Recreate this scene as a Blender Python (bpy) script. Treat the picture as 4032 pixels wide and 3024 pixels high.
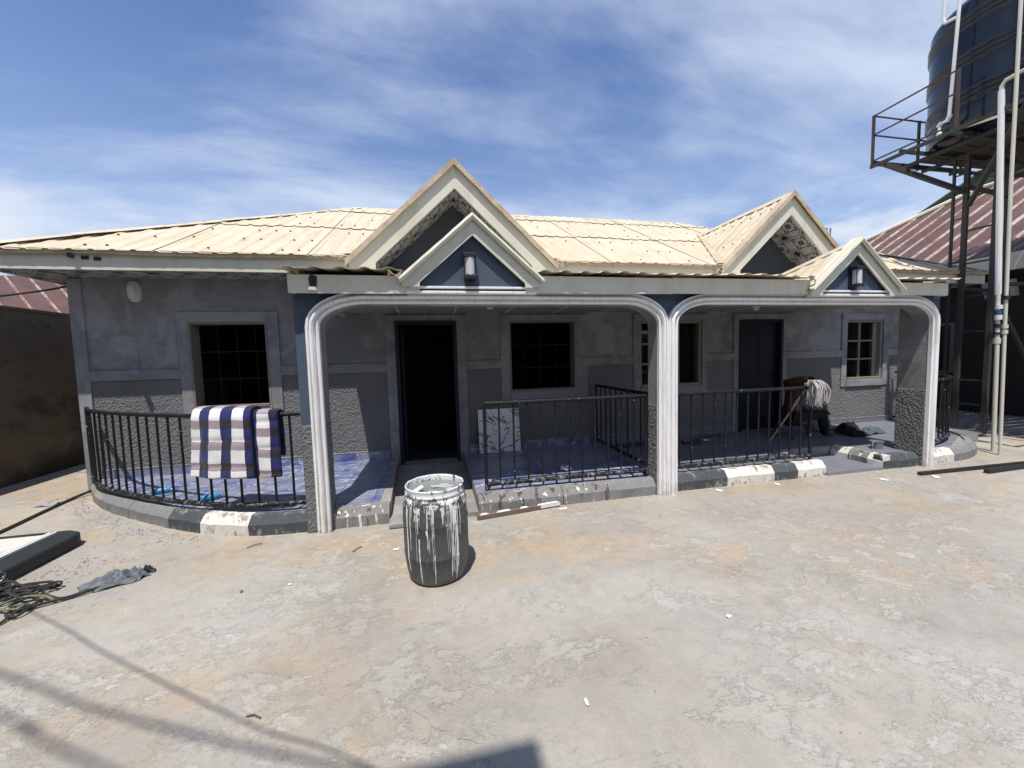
import bpy, bmesh, math, random
from mathutils import Vector, Matrix, noise as mnoise

random.seed(7)
SC = bpy.context.scene
for o in list(bpy.data.objects):
    bpy.data.objects.remove(o)
COL = SC.collection

# ------------------------------------------------------------------ camera
CAM_H = 1.65
PITCH, ROLL, YAW = math.radians(3.97), math.radians(-1.57), math.radians(11.44)
fwd = Vector((math.sin(YAW)*math.cos(PITCH), math.cos(YAW)*math.cos(PITCH), -math.sin(PITCH)))
rt = Vector((math.cos(YAW), -math.sin(YAW), 0))
up = rt.cross(fwd)
rt2 = math.cos(ROLL)*rt + math.sin(ROLL)*up
up2 = -math.sin(ROLL)*rt + math.cos(ROLL)*up
cam_d = bpy.data.cameras.new('camera')
cam_d.sensor_fit = 'HORIZONTAL'
cam_d.sensor_width = 36.0
cam_d.lens = 36.0*1500.0/4032.0
cam_d.clip_start = 0.05
cam_d.clip_end = 1500
cam = bpy.data.objects.new('camera', cam_d)
m = Matrix((rt2, up2, -fwd)).transposed().to_4x4()
m.translation = Vector((0, 0, CAM_H))
cam.matrix_world = m
COL.objects.link(cam)
SC.camera = cam

# ------------------------------------------------------------------ light
SUN_TO = Vector((-0.13, -0.36, 1.0)).normalized()
sun_d = bpy.data.lights.new('sun', 'SUN')
sun_d.energy = 4.6
sun_d.angle = math.radians(0.53)
sun_d.color = (1.0, 0.955, 0.89)
sun = bpy.data.objects.new('sun', sun_d)
sun.rotation_euler = SUN_TO.to_track_quat('Z', 'Y').to_euler()
sun.location = (0, 0, 30)
COL.objects.link(sun)

W = bpy.data.worlds.new('World')
SC.world = W
W.use_nodes = True
SC.render.engine = 'CYCLES'
SC.view_settings.view_transform = 'Standard'
SC.view_settings.look = 'None'
SC.view_settings.gamma = 1.0
SC.view_settings.exposure = 0.18
SC.view_settings.use_curve_mapping = False

# ------------------------------------------------------------------ node helpers
class NT:
    def __init__(s, nt):
        s.nt = nt; s.n = nt.nodes; s.l = nt.links
    def new(s, t, **kw):
        n = s.n.new(t)
        for k, v in kw.items(): setattr(n, k, v)
        return n
    def put(s, sock, v):
        if hasattr(v, 'links') or isinstance(v, bpy.types.NodeSocket): s.l.new(v, sock)
        elif isinstance(v, (tuple, list)):
            d = len(sock.default_value)
            sock.default_value = tuple(v)+((1,) if d == 4 and len(v) == 3 else ())
        else: sock.default_value = v
    def math(s, op, a, b=0.0, c=None, clamp=False):
        n = s.new('ShaderNodeMath', operation=op, use_clamp=clamp)
        s.put(n.inputs[0], a); s.put(n.inputs[1], b)
        if c is not None: s.put(n.inputs[2], c)
        return n.outputs[0]
    def vmath(s, op, a, b):
        n = s.new('ShaderNodeVectorMath', operation=op)
        s.put(n.inputs[0], a); s.put(n.inputs[1], b)
        return n.outputs[0]
    def mix(s, f, a, b, blend='MIX'):
        n = s.new('ShaderNodeMix', data_type='RGBA', blend_type=blend)
        s.put(n.inputs[0], f); s.put(n.inputs[6], a); s.put(n.inputs[7], b)
        return n.outputs[2]
    def noise(s, scale, detail=4, rough=0.6, vec=None, dist=0.0):
        n = s.new('ShaderNodeTexNoise')
        n.inputs['Scale'].default_value = scale; n.inputs['Detail'].default_value = detail
        n.inputs['Roughness'].default_value = rough; n.inputs['Distortion'].default_value = dist
        if vec is not None: s.l.new(vec, n.inputs['Vector'])
        return n.outputs['Fac']
    def vor(s, scale, vec=None, feature='F1', out='Distance'):
        n = s.new('ShaderNodeTexVoronoi', feature=feature)
        n.inputs['Scale'].default_value = scale
        if vec is not None: s.l.new(vec, n.inputs['Vector'])
        return n.outputs[out]
    def step(s, f, lo, hi):
        n = s.new('ShaderNodeMapRange', interpolation_type='SMOOTHSTEP')
        s.put(n.inputs[0], f); n.inputs[1].default_value = lo; n.inputs[2].default_value = hi
        return n.outputs[0]
    def obj(s):
        return s.new('ShaderNodeTexCoord').outputs['Object']
    def uv(s):
        return s.new('ShaderNodeTexCoord').outputs['UV']
    def scale(s, vec, sc, loc=(0, 0, 0), rot=(0, 0, 0)):
        n = s.new('ShaderNodeMapping')
        s.l.new(vec, n.inputs[0]); n.inputs['Scale'].default_value = sc
        n.inputs['Location'].default_value = loc; n.inputs['Rotation'].default_value = rot
        return n.outputs[0]
    def sep(s, vec):
        n = s.new('ShaderNodeSeparateXYZ'); s.l.new(vec, n.inputs[0]); return n.outputs
    def comb(s, x=0., y=0., z=0.):
        n = s.new('ShaderNodeCombineXYZ')
        for i, v in enumerate((x, y, z)): s.put(n.inputs[i], v)
        return n.outputs[0]
    def rand(s):
        return s.new('ShaderNodeObjectInfo').outputs['Random']
    def bump(s, h, strength=0.3, dist=0.02, prev=None):
        n = s.new('ShaderNodeBump')
        n.inputs['Strength'].default_value = strength; n.inputs['Distance'].default_value = dist
        s.l.new(h, n.inputs['Height'])
        if prev is not None: s.l.new(prev, n.inputs['Normal'])
        return n.outputs[0]

MATS = {}
def material(name, fn):
    mt = bpy.data.materials.new(name); mt.use_nodes = True
    t = NT(mt.node_tree); b = t.n['Principled BSDF']
    fn(t, b)
    MATS[name] = mt
    return mt
def setb(t, b, color=None, rough=None, metal=None, normal=None, **kw):
    if color is not None: t.put(b.inputs['Base Color'], color)
    if rough is not None: t.put(b.inputs['Roughness'], rough)
    if metal is not None: t.put(b.inputs['Metallic'], metal)
    if normal is not None: t.put(b.inputs['Normal'], normal)
    for k, v in kw.items(): t.put(b.inputs[k], v)

# ------------------------------------------------------------------ world sky with thin cirrus
t = NT(W.node_tree)
bg = t.n['Background']
sky = t.new('ShaderNodeTexSky', sky_type='NISHITA')
sky.sun_disc = False
sky.sun_elevation = math.asin(SUN_TO.z)
sky.sun_rotation = math.atan2(SUN_TO.x, SUN_TO.y) % (2*math.pi)
sky.air_density = 1.15; sky.dust_density = 0.2; sky.ozone_density = 4.5
d = t.new('ShaderNodeTexCoord').outputs['Generated']
dx, dy, dz = t.sep(d)
den = t.math('ADD', t.math('MAXIMUM', dz, 0.0), 0.12)
px = t.math('DIVIDE', dx, den); py = t.math('DIVIDE', dy, den)
pv = t.comb(px, py, 0.0)
v1 = t.scale(pv, (0.62, 0.95, 1), rot=(0, 0, math.radians(-48)), loc=(0.9, 0.55, 0))
c1 = t.noise(0.8, 6, 0.55, v1, 0.5)
v2 = t.scale(pv, (0.6, 1.5, 1), rot=(0, 0, math.radians(-30)))
c2 = t.noise(1.8, 7, 0.6, v2, 0.5)
ci = t.math('ADD', t.math('MULTIPLY', c1, 0.80), t.math('MULTIPLY', c2, 0.28))
cm = t.step(ci, 0.42, 0.69)
cm = t.math('MULTIPLY', cm, 0.85)
# low cumulus near the horizon
cu = t.noise(3.2, 7, 0.58, t.scale(d, (1, 1, 2.6), loc=(3.1, 0.4, 0)), 0.2)
band = t.math('MULTIPLY', t.step(dz, 0.36, 0.22), t.step(cu, 0.47, 0.60))
band = t.math('MULTIPLY', band, 0.8)
haze = t.math('MULTIPLY', t.step(dz, 0.62, 0.05), 0.50)
sk = t.mix(1.0, sky.outputs[0], (1.03, 1.04, 1.19), 'MULTIPLY')
sk = t.mix(haze, sk, (4.3, 5.3, 7.1))
sk = t.mix(cm, sk, (6.0, 6.7, 7.9))
sk = t.mix(band, sk, (6.3, 6.8, 7.5))
t.l.new(sk, bg.inputs['Color'])
bg.inputs['Strength'].default_value = 0.112

# ------------------------------------------------------------------ mesh helpers
class MB:
    def __init__(s): s.v = []; s.f = []; s.uv = []; s.mi = []
    def face(s, pts, mi=0, uv=None):
        k = len(s.v); s.v += [tuple(p) for p in pts]
        s.f.append(tuple(range(k, k+len(pts)))); s.uv.append(uv); s.mi.append(mi)
        return s
    def box(s, x0, x1, y0, y1, z0, z1, mi=0):
        k = len(s.v)
        s.v += [(x0,y0,z0),(x1,y0,z0),(x1,y1,z0),(x0,y1,z0),(x0,y0,z1),(x1,y0,z1),(x1,y1,z1),(x0,y1,z1)]
        for f in ((0,3,2,1),(4,5,6,7),(0,1,5,4),(1,2,6,5),(2,3,7,6),(3,0,4,7)):
            s.f.append(tuple(k+i for i in f)); s.uv.append(None); s.mi.append(mi)
        return s
    def bbox(s, x0, x1, y0, y1, z0, z1, b=0.01, mi=0):
        """box with bevelled edges"""
        bm = bmesh.new(); bmesh.ops.create_cube(bm, size=1)
        for v in bm.verts:
            v.co = Vector(((x0+x1)/2+v.co.x*(x1-x0), (y0+y1)/2+v.co.y*(y1-y0), (z0+z1)/2+v.co.z*(z1-z0)))
        bmesh.ops.bevel(bm, geom=bm.edges[:], offset=b, segments=2, affect='EDGES', profile=0.6)
        return s.add_bm(bm, mi)
    def add_bm(s, bm, mi=0):
        k = len(s.v); bm.verts.index_update()
        s.v += [tuple(v.co) for v in bm.verts]
        for f in bm.faces:
            s.f.append(tuple(k+v.index for v in f.verts)); s.uv.append(None); s.mi.append(mi)
        bm.free(); return s
    def prism(s, poly, axis, a0, a1, mi=0):
        """extrude a 2-D polygon along an axis; poly in the other two axes in order (x,z) for y, (y,z) for x, (x,y) for z"""
        def P(p, a):
            return {'y': (p[0], a, p[1]), 'x': (a, p[0], p[1]), 'z': (p[0], p[1], a)}[axis]
        n = len(poly); k = len(s.v)
        s.v += [P(p, a0) for p in poly]+[P(p, a1) for p in poly]
        s.f.append(tuple(range(k, k+n))); s.f.append(tuple(range(k+2*n-1, k+n-1, -1)))
        s.uv += [None, None]; s.mi += [mi, mi]
        for i in range(n):
            j = (i+1) % n
            s.f.append((k+i, k+n+i, k+n+j, k+j)); s.uv.append(None); s.mi.append(mi)
        return s
    def tube(s, path, r, n=8, caps=True, mi=0):
        path = [Vector(p) for p in path]; k = len(s.v); N = len(path)
        rs = r if isinstance(r, (list, tuple)) else [r]*N
        ref = None
        for i, p in enumerate(path):
            tg = (path[min(i+1, N-1)]-path[max(i-1, 0)]).normalized()
            if ref is None:
                ref = Vector((0, 0, 1)) if abs(tg.z) < 0.9 else Vector((1, 0, 0))
            a = tg.cross(ref).normalized(); b = a.cross(tg).normalized(); ref = b
            for j in range(n):
                th = 2*math.pi*(j+0.5)/n
                s.v.append(tuple(p+rs[i]*(math.cos(th)*a+math.sin(th)*b)))
        for i in range(N-1):
            for j in range(n):
                q = (j+1) % n
                s.f.append((k+i*n+j, k+i*n+q, k+(i+1)*n+q, k+(i+1)*n+j)); s.uv.append(None); s.mi.append(mi)
        if caps:
            s.f.append(tuple(k+j for j in range(n-1, -1, -1))); s.f.append(tuple(k+(N-1)*n+j for j in range(n)))
            s.uv += [None, None]; s.mi += [mi, mi]
        return s
    def lathe(s, prof, c, n=40, mi=0, caps=True):
        k = len(s.v); N = len(prof)
        for (r, z) in prof:
            for j in range(n):
                th = 2*math.pi*j/n
                s.v.append((c[0]+r*math.cos(th), c[1]+r*math.sin(th), c[2]+z))
        for i in range(N-1):
            for j in range(n):
                q = (j+1) % n
                s.f.append((k+i*n+j, k+i*n+q, k+(i+1)*n+q, k+(i+1)*n+j)); s.uv.append(None); s.mi.append(mi)
        if caps:
            s.f.append(tuple(k+j for j in range(n-1, -1, -1))); s.f.append(tuple(k+(N-1)*n+j for j in range(n)))
            s.uv += [None, None]; s.mi += [mi, mi]
        return s
    def grid(s, fn, nu, nv, mi=0, uvs=None):
        k = len(s.v)
        for i in range(nu+1):
            for j in range(nv+1):
                s.v.append(tuple(fn(i/nu, j/nv)))
        for i in range(nu):
            for j in range(nv):
                s.f.append((k+i*(nv+1)+j, k+(i+1)*(nv+1)+j, k+(i+1)*(nv+1)+j+1, k+i*(nv+1)+j+1))
                s.mi.append(mi)
                if uvs: s.uv.append([uvs(a, b) for a, b in ((i/nu, j/nv), ((i+1)/nu, j/nv), ((i+1)/nu, (j+1)/nv), (i/nu, (j+1)/nv))])
                else: s.uv.append(None)
        return s
    def mesh(s, name, mats, smooth=False):
        me = bpy.data.meshes.new(name)
        me.from_pydata(s.v, [], s.f)
        if not isinstance(mats, (list, tuple)): mats = [mats]
        for mt in mats: me.materials.append(MATS[mt] if isinstance(mt, str) else mt)
        if any(s.mi): me.polygons.foreach_set('material_index', s.mi)
        if any(u is not None for u in s.uv):
            ul = me.uv_layers.new(name='uv')
            for p, u in zip(me.polygons, s.uv):
                if u is None: continue
                for li, c in zip(p.loop_indices, u): ul.data[li].uv = c
        if smooth: me.polygons.foreach_set('use_smooth', [True]*len(me.polygons))
        me.update()
        return me
    def build(s, name, mats, parent=None, smooth=False, fix=True):
        me = s.mesh(name, mats, smooth)
        if fix and not any(u is not None for u in s.uv):
            bm = bmesh.new(); bm.from_mesh(me)
            bmesh.ops.recalc_face_normals(bm, faces=bm.faces[:]); bm.to_mesh(me); bm.free()
        o = bpy.data.objects.new(name, me); COL.objects.link(o)
        if parent is not None: o.parent = parent
        return o
def tag(o, label=None, cat=None, group=None, kind=None):
    if label: o['label'] = label
    if cat: o['category'] = cat
    if group: o['group'] = group
    if kind: o['kind'] = kind
    return o
def empty(name, loc=(0, 0, 0), label=None, cat=None, group=None, kind=None, parent=None):
    o = bpy.data.objects.new(name, None); COL.objects.link(o)
    o.empty_display_size = 0.1
    if parent is not None: o.parent = parent
    tag(o, label, cat, group, kind)
    return o
def add_bevel(o, w=0.004, seg=2):
    md = o.modifiers.new('bevel', 'BEVEL'); md.width = w; md.segments = seg; md.limit_method = 'ANGLE'
    return o
def smooth_by_angle(o, deg=35):
    me = o.data
    me.polygons.foreach_set('use_smooth', [True]*len(me.polygons))
    try: me.set_sharp_from_angle(angle=math.radians(deg))
    except Exception: pass
    return o
def clip_poly(sub, clip):
    """Sutherland-Hodgman, clip must be convex and counter-clockwise"""
    out = sub
    for i in range(len(clip)):
        a = clip[i]; b = clip[(i+1) % len(clip)]
        inp = out; out = []
        def side(p): return (b[0]-a[0])*(p[1]-a[1])-(b[1]-a[1])*(p[0]-a[0])
        for j in range(len(inp)):
            p = inp[j]; q = inp[(j+1) % len(inp)]
            sp, sq = side(p), side(q)
            if sp >= 0: out.append(p)
            if sp*sq < 0:
                tt = sp/(sp-sq); out.append((p[0]+tt*(q[0]-p[0]), p[1]+tt*(q[1]-p[1])))
        if not out: return []
    return out
def resample(path, step):
    P = [Vector(p) for p in path]
    L = [0]
    for i in range(1, len(P)): L.append(L[-1]+(P[i]-P[i-1]).length)
    n = max(1, round(L[-1]/step)); out = []
    for k in range(n+1):
        d_ = L[-1]*k/n; i = 1
        while i < len(P)-1 and L[i] < d_: i += 1
        f = (d_-L[i-1])/(L[i]-L[i-1]); out.append(P[i-1].lerp(P[i], f))
    return out
def spline(pts, sub=8):
    P = [Vector(p) for p in pts]; out = []
    for i in range(len(P)-1):
        p0 = P[max(i-1, 0)]; p1 = P[i]; p2 = P[i+1]; p3 = P[min(i+2, len(P)-1)]
        for k in range(sub):
            u = k/sub
            out.append(0.5*((2*p1)+(p2-p0)*u+(2*p0-5*p1+4*p2-p3)*u*u+(3*p1-p0-3*p2+p3)*u**3))
    out.append(P[-1]); return out

# ------------------------------------------------------------------ materials
def m_ground(t, b):
    v = t.obj()
    n1 = t.noise(0.55, 5, 0.6, v, 0.3)
    n2 = t.noise(1.7, 8, 0.68, v, 0.3)
    n3 = t.noise(11.0, 7, 0.7, v, 0.2)
    n4 = t.noise(75.0, 3, 0.6, v)
    vr = t.scale(v, (0.8, 1.35, 1), rot=(0, 0, math.radians(10)))
    y_ = t.sep(v)[1]
    base = t.mix(t.step(n1, 0.34, 0.66), (0.355, 0.347, 0.325), (0.385, 0.358, 0.315))
    # trodden earth: ochre dust lies thicker towards the house, cement shows nearer the street side
    dusty = t.math('ADD', t.noise(0.8, 7, 0.62, t.scale(v, (1, 1.3, 1), loc=(5, 3, 0)), 0.4), t.math('MULTIPLY', t.math('SUBTRACT', y_, 3.0), 0.045))
    base = t.mix(t.math('MULTIPLY', t.step(dusty, 0.43, 0.64), 0.9), base, (0.435, 0.35, 0.262))
    pch = t.step(t.noise(1.5, 8, 0.66, t.scale(v, (1, 1.7, 1), loc=(1, 13, 0)), 0.5), 0.60, 0.70)
    base = t.mix(t.math('MULTIPLY', pch, 0.6), base, (0.455, 0.345, 0.255))
    base = t.mix(t.math('MULTIPLY', t.step(n2, 0.50, 0.60), 0.5), base, (0.29, 0.275, 0.245))
    # pale crust left in speckled islands
    big = t.step(t.noise(0.7, 5, 0.6, t.scale(v, (1, 1.2, 1), loc=(1.3, 7.7, 0)), 0.3), 0.44, 0.60)
    fl1 = t.step(t.noise(5.5, 11, 0.78, vr, 0.25), 0.515, 0.545)
    fl2 = t.step(t.noise(19.0, 8, 0.74, vr, 0.2), 0.52, 0.56)
    fl = t.math('MULTIPLY', fl1, t.math('ADD', t.math('MULTIPLY', fl2, 0.55), 0.45))
    crust = t.math('MULTIPLY', fl, big)
    base = t.mix(t.math('MULTIPLY', crust, 0.85), base, (0.57, 0.56, 0.53))
    sheetp = t.step(t.noise(1.9, 10, 0.72, t.scale(vr, (1, 1, 1), loc=(4, 4, 0)), 0.3), 0.565, 0.58)
    base = t.mix(t.math('MULTIPLY', sheetp, 0.45), base, (0.475, 0.463, 0.438))
    pale = t.step(t.noise(0.45, 5, 0.6, t.scale(v, (1, 1.3, 1), loc=(3.5, 9.2, 0)), 0.4), 0.44, 0.62)
    base = t.mix(t.math('MULTIPLY', pale, 0.5), base, (0.47, 0.462, 0.44))
    # bluish-grey cement wash and damp dark marks
    bl = t.step(t.noise(1.1, 8, 0.68, t.scale(v, (1, 1.5, 1), loc=(9, 1, 0)), 0.5), 0.54, 0.66)
    base = t.mix(t.math('MULTIPLY', bl, 0.5), base, (0.35, 0.348, 0.345))
    dk = t.step(t.noise(2.7, 9, 0.74, t.scale(v, (1, 1.5, 1), loc=(2, 8, 0)), 0.4), 0.62, 0.70)
    base = t.mix(t.math('MULTIPLY', dk, 0.55), base, (0.24, 0.215, 0.19))
    sp = t.step(t.vor(17.0, t.vmath('ADD', v, t.comb(t.math('MULTIPLY', n3, 0.3), n2, 0.0))), 0.13, 0.05)
    base = t.mix(t.math('MULTIPLY', sp, 0.30), base, (0.2, 0.18, 0.16))
    base = t.mix(0.45, base, t.mix(n3, (0.27, 0.265, 0.26), (0.76, 0.76, 0.755)), 'OVERLAY')
    base = t.mix(0.35, base, t.mix(n4, (0.28, 0.28, 0.28), (0.72, 0.72, 0.72)), 'OVERLAY')
    # broad soft stains and a few hairline cracks
    st_ = t.noise(0.32, 3, 0.5, t.scale(v, (1, 1.5, 1), loc=(7, 2, 0)), 0.6)
    base = t.mix(t.math('MULTIPLY', t.step(st_, 0.50, 0.64), 0.35), base, (0.30, 0.28, 0.245))
    vn = t.vmath('ADD', v, t.comb(t.math('MULTIPLY', t.noise(2.0, 5, 0.6, v), 0.7), t.math('MULTIPLY', t.noise(2.3, 5, 0.6, t.scale(v, (1, 1, 1), loc=(3, 3, 0))), 0.7), 0.0))
    crk = t.new('ShaderNodeTexVoronoi', feature='DISTANCE_TO_EDGE'); crk.inputs['Scale'].default_value = 0.42; t.l.new(vn, crk.inputs['Vector'])
    ck_ = t.math('MULTIPLY', t.step(crk.outputs['Distance'], 0.006, 0.001), t.step(t.noise(0.9, 3, 0.5, v), 0.50, 0.56))
    base = t.mix(t.math('MULTIPLY', ck_, 0.16), base, (0.15, 0.13, 0.11))
    hgt = t.math('ADD', t.math('MULTIPLY', crust, 0.35), t.math('ADD', t.math('MULTIPLY', n3, 0.7), t.math('MULTIPLY', n4, 0.25)))
    hgt = t.math('ADD', hgt, t.math('ADD', t.math('MULTIPLY', n2, 1.2), t.math('MULTIPLY', sheetp, 0.3)))
    base = t.mix(1.0, base, (0.89, 0.873, 0.845), 'MULTIPLY')
    setb(t, b, base, 0.95, normal=t.bump(hgt, 0.6, 0.02))
    b.inputs['Specular IOR Level'].default_value = 0.12
material('ground_screed', m_ground)

def m_plaster(t, b):
    v = t.obj()
    n1 = t.noise(1.1, 5, 0.6, v, 0.6); n2 = t.noise(3.0, 7, 0.62, v, 0.8); n3 = t.noise(26, 4, 0.6, v)
    c = t.mix(t.step(n2, 0.35, 0.65), (0.20, 0.203, 0.205), (0.26, 0.263, 0.268))
    c = t.mix(t.math('MULTIPLY', t.step(n1, 0.54, 0.60), 0.75), c, (0.305, 0.31, 0.33))
    c = t.mix(t.math('MULTIPLY', t.step(t.noise(0.8, 6, 0.6, t.scale(v, (1, 1, 2), loc=(4, 1, 2)), 0.9), 0.57, 0.63), 0.6), c, (0.155, 0.153, 0.148))
    c = t.mix(0.3, c, t.mix(n3, (0.3, 0.3, 0.3), (0.7, 0.7, 0.7)), 'OVERLAY')
    rs = t.noise(7, 5, 0.65, t.scale(v, (1.6, 1, 0.14)), 0.3)
    c = t.mix(t.math('MULTIPLY', t.step(rs, 0.56, 0.72), 0.4), c, (0.115, 0.112, 0.105))
    tr = t.noise(6, 6, 0.7, t.scale(v, (0.5, 1, 2.6), rot=(0, 0.5, 0)), 0.8)
    c = t.mix(0.22, c, t.mix(tr, (0.3, 0.3, 0.3), (0.72, 0.72, 0.72)), 'OVERLAY')
    setb(t, b, c, 0.92, normal=t.bump(t.math('ADD', n3, t.math('MULTIPLY', t.math('ADD', n2, tr), 2)), 0.25, 0.01))
material('grey_plaster', m_plaster)

def m_stucco(t, b):
    v = t.obj()
    n1 = t.noise(48, 5, 0.7, v, 0.3); n2 = t.noise(1.6, 5, 0.6, v)
    c = t.mix(n2, (0.135, 0.135, 0.135), (0.215, 0.215, 0.215))
    c = t.mix(0.5, c, t.mix(n1, (0.22, 0.22, 0.22), (0.8, 0.8, 0.8)), 'OVERLAY')
    setb(t, b, c, 0.95, normal=t.bump(n1, 0.8, 0.02))
material('rough_stucco', m_stucco)

def m_bluegrey(t, b):
    v = t.obj(); n = t.noise(2.0, 6, 0.65, v, 0.4); n2 = t.noise(40, 4, 0.6, v)
    c = t.mix(n, (0.050, 0.072, 0.105), (0.078, 0.105, 0.145))
    setb(t, b, c, 0.8, normal=t.bump(n2, 0.25, 0.006))
material('blue_grey_paint', m_bluegrey)

def m_whitepaint(t, b):
    v = t.obj(); n = t.noise(5, 7, 0.7, t.scale(v, (1, 1, 0.35)), 0.5); n2 = t.noise(70, 4, 0.6, v)
    z = t.sep(v)[2]
    c = t.mix(t.step(n, 0.45, 0.80), (0.86, 0.855, 0.85), (0.72, 0.70, 0.67))
    c = t.mix(t.math('MULTIPLY', t.step(t.noise(14, 6, 0.75, v, 0.6), 0.69, 0.72), 0.6), c, (0.42, 0.39, 0.36))
    stn = t.noise(34, 4, 0.6, t.scale(v, (1, 1, 0.05)), 0.2)
    c = t.mix(t.math('MULTIPLY', t.step(stn, 0.55, 0.66), 0.5), c, (0.53, 0.47, 0.41))
    low = t.math('MULTIPLY', t.step(z, 0.25, 0.0), t.step(t.noise(9, 5, 0.7, v), 0.40, 0.60))
    c = t.mix(t.math('MULTIPLY', low, 0.6), c, (0.42, 0.34, 0.26))
    setb(t, b, c, 0.6, normal=t.bump(t.math('ADD', n2, n), 0.2, 0.006))
material('white_moulding_paint', m_whitepaint)

def m_roof(t, b):
    v = t.obj(); r = t.rand()
    off = t.comb(t.math('MULTIPLY', r, 17.0), 0.0, 0.0)
    v2 = t.vmath('ADD', v, off)
    st = t.noise(3.0, 6, 0.65, t.scale(v2, (2.6, 0.5, 0.5)), 0.4)
    n = t.noise(1.2, 5, 0.6, v2, 0.5); n2 = t.noise(18, 5, 0.7, v2, 0.3)
    c = t.mix(t.step(st, 0.35, 0.70), (0.615, 0.548, 0.412), (0.51, 0.43, 0.295))
    c = t.mix(t.math('MULTIPLY', t.step(n, 0.46, 0.66), 0.55), c, (0.63, 0.575, 0.455))
    c = t.mix(t.math('MULTIPLY', t.step(n2, 0.55, 0.72), 0.6), c, (0.45, 0.325, 0.20))
    c = t.mix(t.math('MULTIPLY', t.step(t.noise(0.7, 7, 0.65, v, 0.6), 0.52, 0.66), 0.45), c, (0.53, 0.43, 0.29))
    c = t.mix(t.math('MULTIPLY', r, 0.5), c, (0.52, 0.44, 0.31))
    run_ = t.noise(9.0, 5, 0.65, t.scale(v2, (2.2, 0.16, 0.16)), 0.2)
    c = t.mix(t.math('MULTIPLY', t.step(run_, 0.54, 0.68), 0.45), c, (0.42, 0.32, 0.205))
    setb(t, b, c, 0.62, normal=t.bump(t.noise(3.5, 3, 0.5, v2), 0.25, 0.03))
    b.inputs['Specular IOR Level'].default_value = 0.3
material('cream_roof_sheet', m_roof)

def m_fascia(t, b):
    v = t.obj(); n = t.noise(4, 6, 0.65, t.scale(v, (1, 1, 0.5)), 0.5); n2 = t.noise(2.2, 3, 0.5, v)
    c = t.mix(t.step(n, 0.40, 0.75), (0.66, 0.645, 0.535), (0.56, 0.53, 0.41))
    c = t.mix(t.math('MULTIPLY', t.step(t.noise(9, 6, 0.7, t.scale(v, (1, 1, 0.3))), 0.62, 0.72), 0.45), c, (0.36, 0.27, 0.17))
    setb(t, b, c, 0.5, normal=t.bump(n2, 0.25, 0.03))
material('cream_fascia', m_fascia)

def m_flash(t, b):
    v = t.obj(); n = t.noise(5, 6, 0.68, v, 0.6)
    c = t.mix(t.step(n, 0.35, 0.68), (0.56, 0.47, 0.34), (0.40, 0.29, 0.19))
    setb(t, b, c, 0.6, normal=t.bump(n, 0.4, 0.02))
material('stained_flashing', m_flash)

def m_rustedge(t, b):
    v = t.obj(); n = t.noise(3.5, 6, 0.68, v, 0.6)
    c = t.mix(t.step(n, 0.55, 0.68), (0.60, 0.53, 0.40), (0.40, 0.22, 0.12))
    setb(t, b, c, 0.75, normal=t.bump(n, 0.4, 0.01))
material('rusty_sheet_edge', m_rustedge)

def m_screw(t, b): setb(t, b, (0.10, 0.075, 0.05), 0.7)
material('roof_screw', m_screw)

def m_brownroof(t, b):
    v = t.obj(); n = t.noise(1.6, 6, 0.65, v, 0.6); n2 = t.noise(9, 6, 0.7, v, 0.6)
    c = t.mix(t.step(n, 0.35, 0.65), (0.085, 0.040, 0.035), (0.13, 0.062, 0.052))
    c = t.mix(t.math('MULTIPLY', t.step(n2, 0.60, 0.70), 0.7), c, (0.30, 0.13, 0.06))
    setb(t, b, c, 0.6, normal=t.bump(n2, 0.2, 0.01))
material('brown_roof_sheet', m_brownroof)
def m_brownrib(t, b):
    v = t.obj(); n = t.noise(2.2, 6, 0.7, v, 0.8); n2 = t.noise(12, 6, 0.7, v, 0.5)
    c = t.mix(t.step(n, 0.44, 0.62), (0.43, 0.385, 0.325), (0.27, 0.14, 0.085))
    c = t.mix(t.math('MULTIPLY', t.step(n2, 0.50, 0.64), 0.75), c, (0.14, 0.07, 0.055))
    setb(t, b, c, 0.65)
material('faded_rib', m_brownrib)

def m_soffit(t, b):
    s_ = t.scale(t.uv(), (1/0.38, 1/0.38, 1))
    x, y, _ = t.sep(s_)
    fx = t.math('ABSOLUTE', t.math('SUBTRACT', t.math('FRACT', x), 0.5))
    fy = t.math('ABSOLUTE', t.math('SUBTRACT', t.math('FRACT', y), 0.5))
    mx = t.math('MAXIMUM', fx, fy); sm = t.math('ADD', fx, fy)
    dent = t.math('MULTIPLY', t.math('COMPARE', sm, 0.38, 0.05), 0.05)
    ring = t.math('COMPARE', t.math('ADD', mx, dent), 0.29, 0.030)
    core = t.math('LESS_THAN', mx, 0.115)
    core2 = t.math('LESS_THAN', mx, 0.06)
    cor = t.math('GREATER_THAN', sm, 0.80)
    band = t.math('COMPARE', sm, 0.70, 0.022)
    dark = t.math('MAXIMUM', t.math('MAXIMUM', ring, core), t.math('MAXIMUM', cor, band))
    c = t.mix(dark, (0.36, 0.378, 0.40), (0.032, 0.034, 0.037))
    c = t.mix(core2, c, (0.16, 0.11, 0.11))
    setb(t, b, c, 0.45)
material('patterned_soffit', m_soffit)

def m_ceil(t, b):
    n = t.noise(3, 5, 0.6, t.obj()); setb(t, b, t.mix(n, (0.20, 0.195, 0.185), (0.28, 0.27, 0.26)), 0.6)
material('ceiling_panel', m_ceil)

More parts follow.
